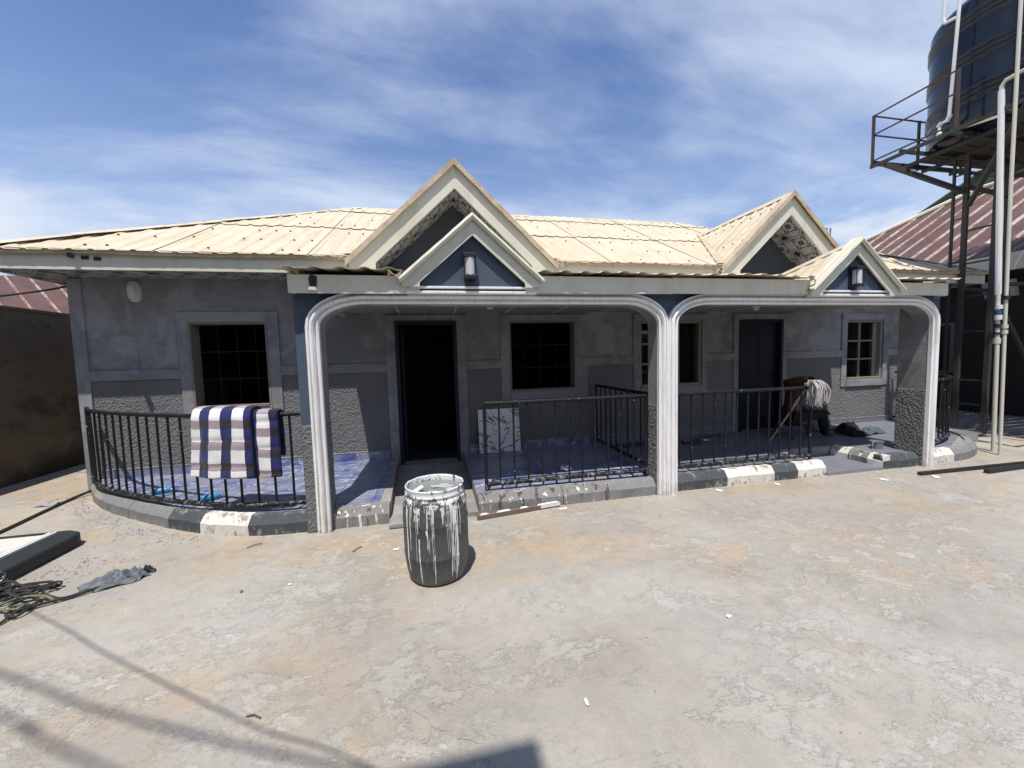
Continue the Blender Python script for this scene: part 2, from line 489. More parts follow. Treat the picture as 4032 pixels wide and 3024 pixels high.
def m_tileblue(t, b):
    v = t.obj(); r = t.rand()
    v2 = t.vmath('ADD', v, t.comb(t.math('MULTIPLY', r, 31.0), t.math('MULTIPLY', r, 57.0), 0.0))
    v3 = t.scale(v2, (0.6, 1.6, 1), rot=(0, 0, 0.35))
    n = t.noise(2.2, 4, 0.5, v3, 1.0); n2 = t.noise(2.4, 3, 0.5, v3, 1.4)
    c = t.mix(t.step(n, 0.34, 0.62), (0.035, 0.065, 0.25), (0.15, 0.19, 0.335))
    c = t.mix(t.math('MULTIPLY', t.math('COMPARE', n2, 0.52, 0.016), 0.8), c, (0.55, 0.58, 0.62))
    c = t.mix(t.math('MULTIPLY', t.math('COMPARE', n, 0.60, 0.03), 0.5), c, (0.30, 0.23, 0.21))
    dust = t.noise(3.0, 6, 0.65, v, 0.6)
    c = t.mix(t.math('MULTIPLY', t.step(dust, 0.30, 0.66), 0.68), c, (0.29, 0.295, 0.33))
    setb(t, b, c, t.mix(dust, (0.18,)*3, (0.55,)*3))
material('blue_marble_tile', m_tileblue)

def m_tilegrey(t, b):
    v = t.obj(); r = t.rand()
    n = t.noise(3, 6, 0.65, v, 0.6); n2 = t.noise(20, 5, 0.7, v)
    c = t.mix(n, (0.135, 0.145, 0.185), (0.225, 0.23, 0.265))
    c = t.mix(t.math('MULTIPLY', r, 0.25), c, (0.15, 0.155, 0.19))
    c = t.mix(t.math('MULTIPLY', t.step(n2, 0.55, 0.72), 0.4), c, (0.33, 0.32, 0.31))
    setb(t, b, c, 0.5)
material('grey_blue_tile', m_tilegrey)

def m_cement(t, b):
    v = t.obj(); n = t.noise(3.2, 7, 0.66, v, 0.7); n2 = t.noise(30, 5, 0.65, v)
    c = t.mix(t.step(n, 0.3, 0.7), (0.20, 0.19, 0.175), (0.33, 0.315, 0.29))
    c = t.mix(0.4, c, t.mix(n2, (0.25,)*3, (0.75,)*3), 'OVERLAY')
    setb(t, b, c, 0.95, normal=t.bump(t.math('ADD', n2, t.math('MULTIPLY', n, 2)), 0.5, 0.015))
material('bare_cement', m_cement)

def kerbmat(name, col, col2, lo, hi):
    def f(t, b):
        v = t.obj(); n = t.noise(11, 9, 0.78, t.scale(v, (1.6, 1, 0.8)), 0.3); n2 = t.noise(34, 5, 0.65, v)
        z = t.sep(v)[2]
        chip = t.math('ADD', n, t.math('MULTIPLY', t.math('ABSOLUTE', t.math('SUBTRACT', z, 0.10)), 1.1))
        c = t.mix(t.noise(4, 4, 0.6, v), col, col2)
        c = t.mix(t.step(chip, lo, hi), c, (0.28, 0.265, 0.24))
        setb(t, b, c, 0.85, normal=t.bump(t.math('ADD', n, t.math('MULTIPLY', n2, 0.4)), 0.5, 0.02))
    material(name, f)
kerbmat('kerb_black', (0.040, 0.050, 0.056), (0.085, 0.096, 0.102), 0.60, 0.70)
kerbmat('kerb_white', (0.74, 0.72, 0.67), (0.62, 0.59, 0.53), 0.60, 0.66)
kerbmat('kerb_grey', (0.24, 0.245, 0.25), (0.17, 0.175, 0.18), 0.58, 0.66)
def m_kerbdrip(t, b):
    v = t.obj(); s_ = t.noise(13, 4, 0.6, t.scale(v, (1.5, 1.5, 0.18))); z = t.sep(v)[2]
    n = t.noise(5, 7, 0.7, v, 0.7)
    c = t.mix(n, (0.16, 0.155, 0.15), (0.27, 0.26, 0.245))
    c = t.mix(t.step(t.noise(9, 4, 0.6, t.scale(v, (1.5, 1.5, 0.16), loc=(3, 0, 0))), 0.57, 0.61), c, (0.07, 0.075, 0.08))
    c = t.mix(t.math('MULTIPLY', t.step(s_, 0.60, 0.63), t.step(n, 0.40, 0.5)), c, (0.72, 0.69, 0.60))
    setb(t, b, c, 0.9, normal=t.bump(n, 0.5, 0.02))
material('kerb_dripped', m_kerbdrip)

def m_rail(t, b):
    v = t.obj(); n = t.noise(9, 6, 0.7, v, 0.5)
    c = t.mix(n, (0.006, 0.008, 0.010), (0.018, 0.022, 0.025))
    z = t.sep(v)[2]
    sp = t.math('MULTIPLY', t.step(t.noise(28, 3, 0.55, v), 0.70, 0.72), 0.8)
    low = t.math('MULTIPLY', t.step(z, 0.36, 0.24), t.step(t.noise(20, 5, 0.7, v, 0.6), 0.53, 0.60))
    c = t.mix(t.math('MULTIPLY', low, 0.7), c, (0.30, 0.31, 0.31))
    c = t.mix(sp, c, (0.65, 0.65, 0.63))
    setb(t, b, c, 0.5)
    b.inputs['Specular IOR Level'].default_value = 0.25
material('black_rail_paint', m_rail)

def plain(name, col, rough=0.6, metal=0.0, var=0.15, sc=6.0, bump=0.15):
    def f(t, b):
        v = t.obj(); n = t.noise(sc, 6, 0.65, v, 0.4)
        c2 = tuple(min(1, x*(1+var)) for x in col); c1 = tuple(x*(1-var) for x in col)
        setb(t, b, t.mix(n, c1, c2), rough, metal, normal=t.bump(n, bump, 0.01))
    material(name, f)
plain('navy_door', (0.006, 0.009, 0.022), 0.7)
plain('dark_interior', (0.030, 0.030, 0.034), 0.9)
plain('beige_window_frame', (0.23, 0.215, 0.165), 0.55)
plain('weathered_jamb', (0.20, 0.18, 0.14), 0.85, var=0.4, sc=14)
plain('dark_bar', (0.006, 0.006, 0.008), 0.8)
plain('black_frame', (0.012, 0.016, 0.02), 0.4)
plain('off_white_plastic', (0.60, 0.575, 0.49), 0.45)
plain('pvc_pipe', (0.58, 0.555, 0.47), 0.5, var=0.12, sc=3)
plain('pvc_white', (0.72, 0.72, 0.70), 0.45, var=0.1)
plain('blue_joint', (0.04, 0.08, 0.25), 0.4)
plain('dark_joint', (0.02, 0.02, 0.03), 0.5)
plain('tower_steel', (0.050, 0.050, 0.047), 0.65, 0.2, var=0.4, sc=4)
plain('rusty_steel', (0.085, 0.055, 0.048), 0.75, 0.2, var=0.4, sc=5)
plain('brown_steel_bar', (0.17, 0.115, 0.09), 0.7, 0.1, var=0.4, sc=9)
plain('white_splash', (0.74, 0.73, 0.70), 0.6, var=0.1)
plain('black_rubber', (0.02, 0.02, 0.022), 0.6)
plain('cable_black', (0.014, 0.013, 0.016), 0.5)
plain('paint_slurry', (0.20, 0.215, 0.205), 0.35, var=0.08)
plain('paint_skin', (0.40, 0.42, 0.42), 0.5, var=0.06)
plain('green_gable', (0.10, 0.145, 0.105), 0.7)
plain('pale_sheet', (0.34, 0.38, 0.37), 0.5)
plain('slate_paint', (0.048, 0.060, 0.075), 0.85)
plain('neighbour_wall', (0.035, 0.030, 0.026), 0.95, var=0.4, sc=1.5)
plain('red_shirt', (0.05, 0.022, 0.018), 0.9, var=0.25)
plain('black_cloth', (0.012, 0.013, 0.016), 0.95, var=0.4, sc=5)
plain('blue_grey_cloth', (0.085, 0.105, 0.135), 0.95, var=0.4, sc=5)
plain('skin', (0.12, 0.062, 0.04), 0.6, var=0.08)
plain('hair', (0.01, 0.009, 0.009), 0.8)
plain('wood_handle', (0.30, 0.25, 0.19), 0.7, var=0.2, sc=9)
plain('mop_cotton', (0.47, 0.45, 0.43), 0.95, var=0.25, sc=14)
plain('grey_rubber', (0.10, 0.12, 0.135), 0.6, var=0.4, sc=12)
plain('rope_dark', (0.028, 0.027, 0.025), 0.85, var=0.5, sc=30)
plain('rope_olive', (0.17, 0.165, 0.09), 0.85, var=0.3, sc=30)
plain('chain_steel', (0.20, 0.20, 0.19), 0.4, 0.8, var=0.3)
plain('brown_card', (0.26, 0.17, 0.10), 0.9)
plain('white_paper', (0.78, 0.77, 0.74), 0.8, var=0.04)
plain('blue_plastic', (0.05, 0.26, 0.50), 0.4)
plain('grey_plastic', (0.24, 0.25, 0.26), 0.45)
plain('stone', (0.30, 0.25, 0.20), 0.9, var=0.3)
plain('red_stone', (0.30, 0.21, 0.16), 0.9, var=0.3)
plain('cement_crumb', (0.33, 0.32, 0.31), 0.95, var=0.3)
plain('black_plinth', (0.020, 0.023, 0.024), 0.65, var=0.4)
plain('twig', (0.12, 0.09, 0.06), 0.9)
plain('far_wall', (0.34, 0.31, 0.27), 0.9)
plain('stool_plastic', (0.05, 0.02, 0.02), 0.5)

def m_lid(t, b):
    v = t.obj(); n = t.noise(5, 7, 0.7, v, 0.9); n2 = t.noise(14, 6, 0.7, v, 0.6)
    x, y, z = t.sep(v)
    dd = t.math('ADD', t.math('POWER', t.math('MULTIPLY', t.math('ADD', x, 3.60), 2.6), 2.0), t.math('POWER', t.math('MULTIPLY', t.math('SUBTRACT', y, 3.62), 4.2), 2.0))
    ru = t.math('MULTIPLY', t.step(dd, 3.0, 0.0), t.step(n, 0.36, 0.56))
    c = t.mix(n2, (0.70, 0.68, 0.62), (0.60, 0.56, 0.49))
    c = t.mix(t.math('MULTIPLY', ru, 0.75), c, (0.40, 0.20, 0.12))
    setb(t, b, c, 0.5)
material('rust_stained_lid', m_lid)

def m_boundary(t, b):
    v = t.obj(); n = t.noise(0.9, 7, 0.66, v, 0.7); n2 = t.noise(2.4, 6, 0.7, v, 0.6); n3 = t.noise(30, 4, 0.6, v)
    z = t.sep(v)[2]
    c = t.mix(n, (0.085, 0.068, 0.048), (0.15, 0.125, 0.09))
    c = t.mix(t.math('MULTIPLY', t.step(n2, 0.54, 0.68), 0.7), c, (0.03, 0.028, 0.022))
    c = t.mix(t.math('MULTIPLY', t.step(t.noise(0.75, 7, 0.62, t.scale(v, (1, 1, 1.4), loc=(2, 5, 1)), 0.4), 0.52, 0.64), 0.75), c, (0.022, 0.021, 0.018))
    c = t.mix(t.math('MULTIPLY', t.step(t.noise(1.1, 6, 0.6, t.scale(v, (1, 1, 2), loc=(9, 1, 4)), 0.4), 0.54, 0.66), 0.6), c, (0.16, 0.095, 0.05))
    lowb = t.math('MULTIPLY', t.step(z, 0.5, 0.05), t.step(t.noise(3.5, 6, 0.7, v), 0.40, 0.6))
    c = t.mix(t.math('MULTIPLY', lowb, 0.8), c, (0.035, 0.033, 0.022))
    setb(t, b, c, 0.95, normal=t.bump(t.math('ADD', n3, t.math('MULTIPLY', n2, 3)), 0.5, 0.015))
material('weathered_render', m_boundary)

def m_blanket(t, b):
    x, y, _ = t.sep(t.uv())
    cx = t.math('LESS_THAN', t.math('FRACT', t.math('MULTIPLY', x, 1/0.205)), 0.5)
    cy = t.math('LESS_THAN', t.math('FRACT', t.math('MULTIPLY', y, 1/0.205)), 0.62)
    light = t.mix(cy, (0.36, 0.29, 0.335), (0.80, 0.79, 0.80))
    dark = t.mix(cy, (0.013, 0.013, 0.017), (0.013, 0.018, 0.115))
    c = t.mix(cx, dark, light)
    n = t.noise(90, 3, 0.5, t.uv())
    setb(t, b, c, 0.95, normal=t.bump(n, 0.3, 0.004))
    b.inputs['Sheen Weight'].default_value = 0.15
material('plaid_quilt', m_blanket)

def m_barrel(t, b):
    v = t.obj(); x, y, z = t.sep(v)
    n = t.noise(6, 7, 0.7, v, 0.5); st = t.noise(30, 5, 0.65, t.scale(v, (1, 1, 0.12)), 0.3)
    c = t.mix(n, (0.045, 0.051, 0.053), (0.078, 0.086, 0.088))
    c = t.mix(t.math('MULTIPLY', t.step(st, 0.52, 0.66), 0.5), c, (0.19, 0.175, 0.17))
    dusty = t.math('MULTIPLY', t.step(z, 0.16, 0.0), 0.6)
    c = t.mix(t.math('MULTIPLY', dusty, t.step(n, 0.35, 0.6)), c, (0.17, 0.155, 0.13))
    # white paint run over the shoulder (splashed while in use)
    k = t.math('ADD', t.math('ADD', t.math('MULTIPLY', t.noise(15, 7, 0.75, v, 0.5), 0.42), t.math('MULTIPLY', t.noise(22, 5, 0.65, t.scale(v, (1, 1, 0.22)), 0.4), 0.30)), t.math('MULTIPLY', z, 0.42))
    c = t.mix(t.step(k, 0.605, 0.635), c, (0.72, 0.72, 0.71))
    setb(t, b, c, 0.5)
material('splashed_drum', m_barrel)

def m_tank(t, b):
    n = t.noise(3, 5, 0.6, t.obj()); setb(t, b, t.mix(n, (0.004, 0.008, 0.017), (0.008, 0.013, 0.025)), 0.16)
    b.inputs['Specular IOR Level'].default_value = 0.5
material('black_tank_plastic', m_tank)

def m_marble(t, b):
    v = t.obj(); n = t.noise(1.3, 5, 0.6, t.scale(v, (1, 1, 1.3), rot=(0, 0.6, 0)), 2.0)
    vein = t.math('COMPARE', n, 0.5, 0.012); fat = t.math('MULTIPLY', t.math('COMPARE', n, 0.5, 0.03), t.step(t.noise(5, 3, 0.5, v), 0.52, 0.6))
    c = t.mix(t.math('MAXIMUM', vein, t.math('MULTIPLY', fat, 0.8)), (0.74, 0.74, 0.74), (0.10, 0.095, 0.09))
    setb(t, b, c, 0.25)
material('white_veined_tile', m_marble)

def m_glass(t, b):
    setb(t, b, (0.75, 0.82, 0.9), 0.04)
    b.inputs['Transmission Weight'].default_value = 1.0; b.inputs['IOR'].default_value = 1.45
material('window_glass', m_glass)
def m_frost(t, b):
    setb(t, b, (0.80, 0.82, 0.84), 0.55)
    b.inputs['Transmission Weight'].default_value = 0.35
    b.inputs['Subsurface Weight'].default_value = 0.0
material('frosted_glass', m_frost)
# ------------------------------------------------------------------ the ground
gm = MB(); gm.face([(-160, -160, 0), (160, -160, 0), (160, 160, 0), (-160, 160, 0)])
tag(gm.build('ground', 'ground_screed', fix=False), kind='structure')

# ------------------------------------------------------------------ the house
FZ = 0.17                      # veranda floor level
XL, XR, YW = -4.57, 10.05, 6.0  # main wall line
ELX, ERX, EY, EZ = -4.98, 10.42, 5.46, 3.05   # eaves
RS = 0.54                      # roof slope
RIDGE_D = 3.5
RRUN = 4.35                    # run of the flatter right hip
house = empty('bungalow', (0, 0, 0), 'grey plastered bungalow with cream sheet roof, two gables and an arched veranda', 'house')

OPEN = [  # x0,x1,z0,z1, outer frame x0,x1,z0,z1
    ('w', -3.27, -2.295, 1.06, 2.25, -3.40, -2.15, 0.985, 2.39),
    ('d', -0.56, 0.355, 0.05, 2.24, -0.70, 0.50, 0.05, 2.335),
    ('w', 1.19, 2.31, 1.10, 2.235, 1.045, 2.52, 0.965, 2.335),
    ('w', 3.48, 4.69, 1.07, 2.22, 3.355, 4.795, 0.95, 2.335),
    ('d', 5.455, 6.395, FZ, 2.22, 5.34, 6.495, FZ, 2.335),
    ('w', 7.90, 8.805, 1.03, 2.20, 7.78, 8.945, 0.90, 2.325),
]
wb = MB(); y0, y1 = 6.03, 6.23
xs = XL
for (k, x0, x1, z0, z1, *_r) in OPEN:
    wb.box(xs, x0, y0, y1, 0, 2.95)
    if z0 > 0.06: wb.box(x0, x1, y0, y1, 0, z0)
    wb.box(x0, x1, y0, y1, z1, 2.95)
    xs = x1
wb.box(xs, XR, y0, y1, 0, 2.95)
wb.box(XL, XL+0.2, y1, 12.4, 0, 2.95); wb.box(XR-0.2, XR, y1, 12.4, 0, 2.95); wb.box(XL, XR, 12.4, 12.6, 0, 2.95)
wall = wb.build('wall', 'grey_plaster', house)

def band(x0, x1, z0, z1, yy=6.0):
    o = MB().box(x0, x1, yy, 6.032, z0, z1).build('plaster_band', 'grey_plaster', house); add_bevel(o, 0.006); return o
band(XL-0.012, -4.435, 0, 2.82)
band(9.91, XR+0.012, 0, 2.82)
for (k, x0, x1, z0, z1, a0, a1, c0, c1) in OPEN:
    band(a0, x0, c0, c1); band(x1, a1, c0, c1); band(x0, x1, z1, c1)
    if k == 'w': band(x0, x1, c0, z0, 5.985)
segs = [(-4.435, -3.40), (-2.15, -0.70), (0.50, 1.045), (2.52, 3.355), (4.795, 5.34), (6.495, 7.78), (8.945, 9.91)]
for a, c in segs: band(a, c, 1.485, 1.62)
band(0.50, 1.045, 2.33, 2.40); band(2.52, 3.355, 2.33, 2.40); band(4.795, 5.34, 2.33, 2.40)
# rough thrown stucco below the band, real relief
def rough_panel(x0, x1, z0, z1, yb=6.024, parent=house, axis='y', sgn=-1, st=0.012):
    g = MB(); nu = max(2, int((x1-x0)/st)); nv = max(2, int((z1-z0)/st))
    def fn(u, v):
        x = x0+u*(x1-x0); z = z0+v*(z1-z0)
        e = min(1, min(u*nu, (1-u)*nu, v*nv, (1-v)*nv))
        p = Vector((x*50, 3.3+(yb if axis == 'x' else 0)*5, z*50))
        h = 0.5+0.9*mnoise.noise(p)+0.5*mnoise.noise(p*2.1)+0.25*mnoise.noise(p*0.23)
        h = max(-0.1, h)*0.0085*e
        return (x, yb+sgn*h, z) if axis == 'y' else (yb+sgn*h, x, z)
    g.grid(fn, nu, nv)
    return g.build('rough_panel', 'rough_stucco', parent, fix=False)
for a, c in segs: rough_panel(a, c, FZ, 1.485)
for (k, x0, x1, z0, z1, a0, a1, c0, c1) in OPEN:
    if k == 'w': rough_panel(a0, a1, FZ, c0)

# old plaster repair on the upper panel right of the second window
pp = []
for k_ in range(28):
    a_ = 2*math.pi*k_/28
    pp.append((2.86+0.17*math.copysign(abs(math.cos(a_))**0.4, math.cos(a_))*(1+0.06*mnoise.noise(Vector((k_*.7, 1, 1)))), 1.93+0.25*math.copysign(abs(math.sin(a_))**0.4, math.sin(a_))))
plain('plaster_repair', (0.31, 0.305, 0.285), 0.95)
MB().prism(pp, 'y', 6.026, 6.0295).build('plaster_patch', 'plaster_repair', house)
# interior so that openings look into dark rooms
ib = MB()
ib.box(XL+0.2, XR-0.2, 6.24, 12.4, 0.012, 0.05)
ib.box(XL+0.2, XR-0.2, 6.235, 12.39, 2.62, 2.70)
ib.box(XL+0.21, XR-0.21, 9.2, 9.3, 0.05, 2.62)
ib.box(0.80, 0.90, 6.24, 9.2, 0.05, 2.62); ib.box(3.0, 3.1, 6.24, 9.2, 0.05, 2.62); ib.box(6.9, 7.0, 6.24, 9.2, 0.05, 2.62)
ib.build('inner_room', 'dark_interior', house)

# windows and doors
def window(x0, x1, z0, z1, glazed, cols=2, rows=3):
    w = empty('window', parent=house)
    f = MB(); d0, d1 = 6.03, 6.17
    if not glazed:
        f.box(x0, x0+0.028, 6.0, 6.21, z0, z1); f.box(x1-0.028, x1, 6.0, 6.21, z0, z1)
        f.box(x0+0.028, x1-0.028, 6.0, 6.21, z1-0.025, z1); f.box(x0+0.028, x1-0.028, 5.975, 6.21, z0, z0+0.03)
        f.build('frame', 'weathered_jamb', w)
        n = 4
        for i in range(1, n):
            x = x0+(x1-x0)*i/n
            MB().box(x-0.004, x+0.004, 6.225, 6.237, z0+0.03, z1-0.025).build('bar', 'dark_bar', w)
        for i in (0.33, 0.66):
            zz = z0+(z1-z0)*i
            MB().box(x0+0.028, x1-0.028, 6.216, 6.224, zz-0.008, zz+0.008).build('bar', 'dark_bar', w)
    else:
        t_ = 0.045
        f.box(x0, x0+t_, d0, d1, z0, z1); f.box(x1-t_, x1, d0, d1, z0, z1)
        f.box(x0+t_, x1-t_, d0, d1, z1-t_, z1); f.box(x0+t_, x1-t_, d0-0.03, d1, z0, z0+t_)
        add_bevel(f.build('frame', 'beige_window_frame', w), 0.004)
        gx0, gx1 = x0+t_, x1-t_-(0.10 if cols == 2 else 0.0)
        if cols == 2: MB().box(gx1, x1-t_-0.002, 6.10, 6.16, z0+t_, z1-t_).build('frame', 'beige_window_frame', w)
        for i in range(1, cols):
            x = gx0+(gx1-gx0)*i/cols
            MB().box(x-0.02, x+0.02, 6.08, 6.12, z0+t_, z1-t_).build('mullion', 'beige_window_frame', w)
        for j in range(1, rows):
            z = z0+t_+(z1-z0-2*t_)*j/rows
            MB().box(gx0, gx1 if cols == 2 else gx0+(gx1-gx0)*2/3, 6.078, 6.122, z-0.016, z+0.016).build('transom', 'beige_window_frame', w)
        for i in range(cols):
            for j in range(rows):
                xa = gx0+(gx1-gx0)*i/cols+0.012; xb = gx0+(gx1-gx0)*(i+1)/cols-0.012
                za = z0+t_+(z1-z0-2*t_)*j/rows+0.01; zb = z0+t_+(z1-z0-2*t_)*(j+1)/rows-0.01
                MB().box(xa, xb, 6.097, 6.103, za, zb).build('pane', 'window_glass', w)
        # drawn dark curtain inside
        cg = MB(); cg.grid(lambda u, v: (x0-0.05+u*(x1-x0+0.1), 6.30+0.025*math.sin(u*60+2*v), z0-0.1+v*(z1-z0+0.2)), 60, 2)
        cg.build('curtain', 'black_cloth', w, fix=False)
    return w
window(*OPEN[0][1:5], False); window(*OPEN[2][1:5], False)
window(*OPEN[3][1:5], True, 3, 3); window(*OPEN[5][1:5], True, 2, 3)

d1 = empty('door', parent=house)
x0, x1, z0, z1 = OPEN[1][1:5]
f = MB(); f.box(x0, x0+0.05, 5.98, 6.21, z0, z1); f.box(x1-0.05, x1, 5.98, 6.21, z0, z1); f.box(x0+0.05, x1-0.05, 5.98, 6.21, z1-0.05, z1)
f.build('door_frame', 'navy_door', d1)
lf = MB(); lf.bbox(x0+0.06, x0+0.10, 6.23, 7.08, 0.06, z1-0.06, 0.004)      # leaf swung inwards
tag(lf.build('door_leaf', 'navy_door', d1))
d2 = empty('door', parent=house)
x0, x1, z0, z1 = OPEN[4][1:5]
f = MB(); f.box(x0, x0+0.05, 5.98, 6.21, z0, z1); f.box(x1-0.05, x1, 5.98, 6.21, z0, z1); f.box(x0+0.05, x1-0.05, 5.98, 6.21, z1-0.05, z1)
f.build('door_frame', 'navy_door', d2)
lf = MB(); lf.box(x0+0.05, x1-0.05, 6.09, 6.13, z0+0.01, z1-0.05)
for (u0, u1, v0, v1) in ((.1, .46, .08, .42), (.54, .9, .08, .42), (.1, .46, .5, .92), (.54, .9, .5, .92)):
    w_, h_ = x1-x0-0.1, z1-z0-0.06
    lf.bbox(x0+.05+u0*w_, x0+.05+u1*w_, 6.08, 6.091, z0+v0*h_, z0+v1*h_, 0.004)
dl = lf.build('door_leaf', 'navy_door', d2)
hd = MB(); hd.bbox(x1-0.15, x1-0.11, 6.073, 6.086, 1.08, 1.28, 0.003); hd.tube([(x1-0.13, 6.075, 1.2), (x1-0.13, 6.03, 1.2), (x1-0.23, 6.03, 1.2)], 0.009)
hd.build('handle', 'dark_bar', dl)

# ---------------------------------------------------------------- arch wall of the veranda
AY0, AY1 = 3.93, 4.12
ARCH = [(-1.05, 2.49), (2.72, 6.53)]
PX0, PX1 = -1.265, 6.70
ZS, ZT = 1.985, 2.205
def arch_path(xl, xr, n=9, rx=0.43):
    p = [(xl, 0.0), (xl, 0.5), (xl, 1.0), (xl, 1.5), (xl, ZS)]
    for i in range(1, n+1):
        a = math.pi/2*i/n; p.append((xl+rx*(1-math.cos(a)), ZS+(ZT-ZS)*math.sin(a)))
    for i in range(n-1, -1, -1):
        a = math.pi/2*i/n; p.append((xr-rx*(1-math.cos(a)), ZS+(ZT-ZS)*math.sin(a)))
    for z in (1.5, 1.0, 0.5, 0.0): p.append((xr, z))
    return p
ab = MB()
ab.box(PX0, ARCH[0][0], AY0, AY1, 0, 2.42)
ab.box(ARCH[0][1], ARCH[1][0], AY0, AY1, 0, 2.42)
ab.box(ARCH[1][1], PX1, AY0, 4.27, 0, 2.42)
for (xl, xr) in ARCH:
    P = [p for p in arch_path(xl, xr) if p[1] >= ZS-1e-6]
    for i in range(len(P)-1):
        (xa, za), (xb, zb) = P[i], P[i+1]
        if xb-xa < 1e-6: continue
        k = len(ab.v)
        ab.face([(xa, AY0, za), (xb, AY0, zb), (xb, AY0, 2.42), (xa, AY0, 2.42)])
        ab.face([(xa, AY1, za), (xa, AY1, 2.42), (xb, AY1, 2.42), (xb, AY1, zb)])
        ab.face([(xa, AY0, za), (xa, AY1, za), (xb, AY1, zb), (xb, AY0, zb)])
# rebuild with merged vertices so the normals come out right
arch_wall = ab.build('arch_wall', ['grey_plaster', 'blue_grey_paint'], house, fix=False)
bm = bmesh.new(); bm.from_mesh(arch_wall.data)
bmesh.ops.remove_doubles(bm, verts=bm.verts[:], dist=1e-5)
for f in bm.faces:
    c = f.calc_center_median()
    if c.y < AY0+0.01 or c.x < PX0+0.01 or c.x > PX1-0.01: f.material_index = 1
bm.to_mesh(arch_wall.data); bm.free()
# rough stucco wrapped round the lower piers
def pier_wrap(xa, xb, AY1=AY1):
    for (ya, sg) in ((AY0-0.004, -1),):
        rough_panel(xa, xb, 0, 1.06, ya, axis='y', sgn=-1)
    rough_panel(AY0-0.004, AY1, 0, 1.06, xa-0.002, axis='x', sgn=-1)
    rough_panel(AY0-0.004, AY1, 0, 1.06, xb+0.002, axis='x', sgn=1)
pier_wrap(PX0, ARCH[0][0]); pier_wrap(ARCH[0][1], ARCH[1][0]); pier_wrap(ARCH[1][1], PX1, 4.27)
# fluted white moulding swept round each arch
PROF = [(-0.004, 0.0), (-0.004, 0.034), (0.010, 0.040), (0.020, 0.034), (0.024, 0.018), (0.038, 0.016), (0.043, 0.046),
        (0.054, 0.053), (0.066, 0.053), (0.076, 0.046), (0.081, 0.020), (0.091, 0.020), (0.095, 0.036), (0.1135, 0.038), (0.1145, 0.0)]
for (xl, xr) in ARCH:
    P = arch_path(xl, xr); g = MB(); rows = []
    for i, p in enumerate(P):
        a = Vector(P[max(i-1, 0)]); c = Vector(P[min(i+1, len(P)-1)]); tg = (c-a).normalized()
        nrm = Vector((-tg.y, tg.x))          # outward from the opening
        wob = 0.004*mnoise.noise(Vector((p[0]*3, p[1]*3, 0)))
        k = len(g.v)
        for (o, dd) in PROF: g.v.append((p[0]+nrm.x*(o+wob), AY0-dd*1.3-0.001, p[1]+nrm.y*(o+wob)))
        rows.append(k)
    for i in range(len(rows)-1):
        for j in range(len(PROF)-1):
            g.f.append((rows[i]+j, rows[i]+j+1, rows[i+1]+j+1, rows[i+1]+j)); g.uv.append(None); g.mi.append(0)
    mo = g.build('arch_moulding', 'white_moulding_paint', house)
    smooth_by_angle(mo, 28)

# porch ceiling, side beams, fascia, lean-to roof
cb = MB(); CZ = 2.365
nx = 10
for i in range(nx):
    a = PX0+(PX1-PX0)*i/nx; c = PX0+(PX1-PX0)*(i+1)/nx
    o = MB().box(a+0.006, c-0.006, AY1, 6.0, CZ, CZ+0.02).build('ceiling_panel', 'ceiling_panel', house)
    MB().box(c-0.014, c+0.014, AY1+0.01, 5.99, CZ-0.012, CZ-0.002).build('ceiling_strip', 'off_white_plastic', house)
MB().box(PX0, PX1, AY1+0.001, 6.03, CZ+0.03, CZ+0.05).build('ceiling_backing', 'dark_interior', house)
MB().box(PX0, PX0+0.14, AY1+0.002, 5.998, 2.37, 2.60).build('side_beam', 'grey_plaster', house)
MB().box(PX1-0.14, PX1, AY1+0.002, 5.998, 2.37, 2.60).build('side_beam', 'grey_plaster', house)

def fascia_board(x0, x1, ya, yb, za, zb, name='fascia_board', n=24, par=None):
    """thin folded sheet with slight waviness"""
    g = MB()
    def w(x, z): return 0.006*mnoise.noise(Vector((x*1.3, z*3, ya)))
    k = len(g.v); nn = max(2, int((x1-x0)*4))
    for i in range(nn+1):
        x = x0+(x1-x0)*i/nn; s_ = 0.006*mnoise.noise(Vector((x*0.8, 5, ya)))
        g.v += [(x, ya+w(x, za), za+s_), (x, ya+w(x, zb), zb), (x, yb, zb), (x, yb, za+s_)]
    for i in range(nn):
        a = k+4*i
        for j in range(4):
            q = (j+1) % 4
            g.f.append((a+j, a+q, a+4+q, a+4+j)); g.uv.append(None); g.mi.append(0)
    g.f.append((k, k+3, k+2, k+1)); a = k+4*nn; g.f.append((a, a+1, a+2, a+3)); g.uv += [None]*2; g.mi += [0]*2
    return g.build(name, 'cream_fascia', par or house)
PFY = 3.802
SG = [(0.412, 3.017), (5.085, 2.96)]
SHW = 0.66
fascia_board(-1.262, SG[0][0]-0.52, PFY, PFY+0.02, 2.285, 2.45)
fascia_board(SG[0][0]+0.52, 2.6, PFY, PFY+0.02, 2.30, 2.47); fascia_board(2.602, SG[1][0]-0.52, PFY, PFY+0.02, 2.305, 2.475)
fascia_board(SG[1][0]+0.52, 6.62, PFY, PFY+0.02, 2.305, 2.46)
for xx in (-1.262, 6.60):   # returns at the ends
    MB().box(xx, xx+0.02, PFY+0.022, 5.95, 2.30, 2.50).build('fascia_board', 'cream_fascia', house)

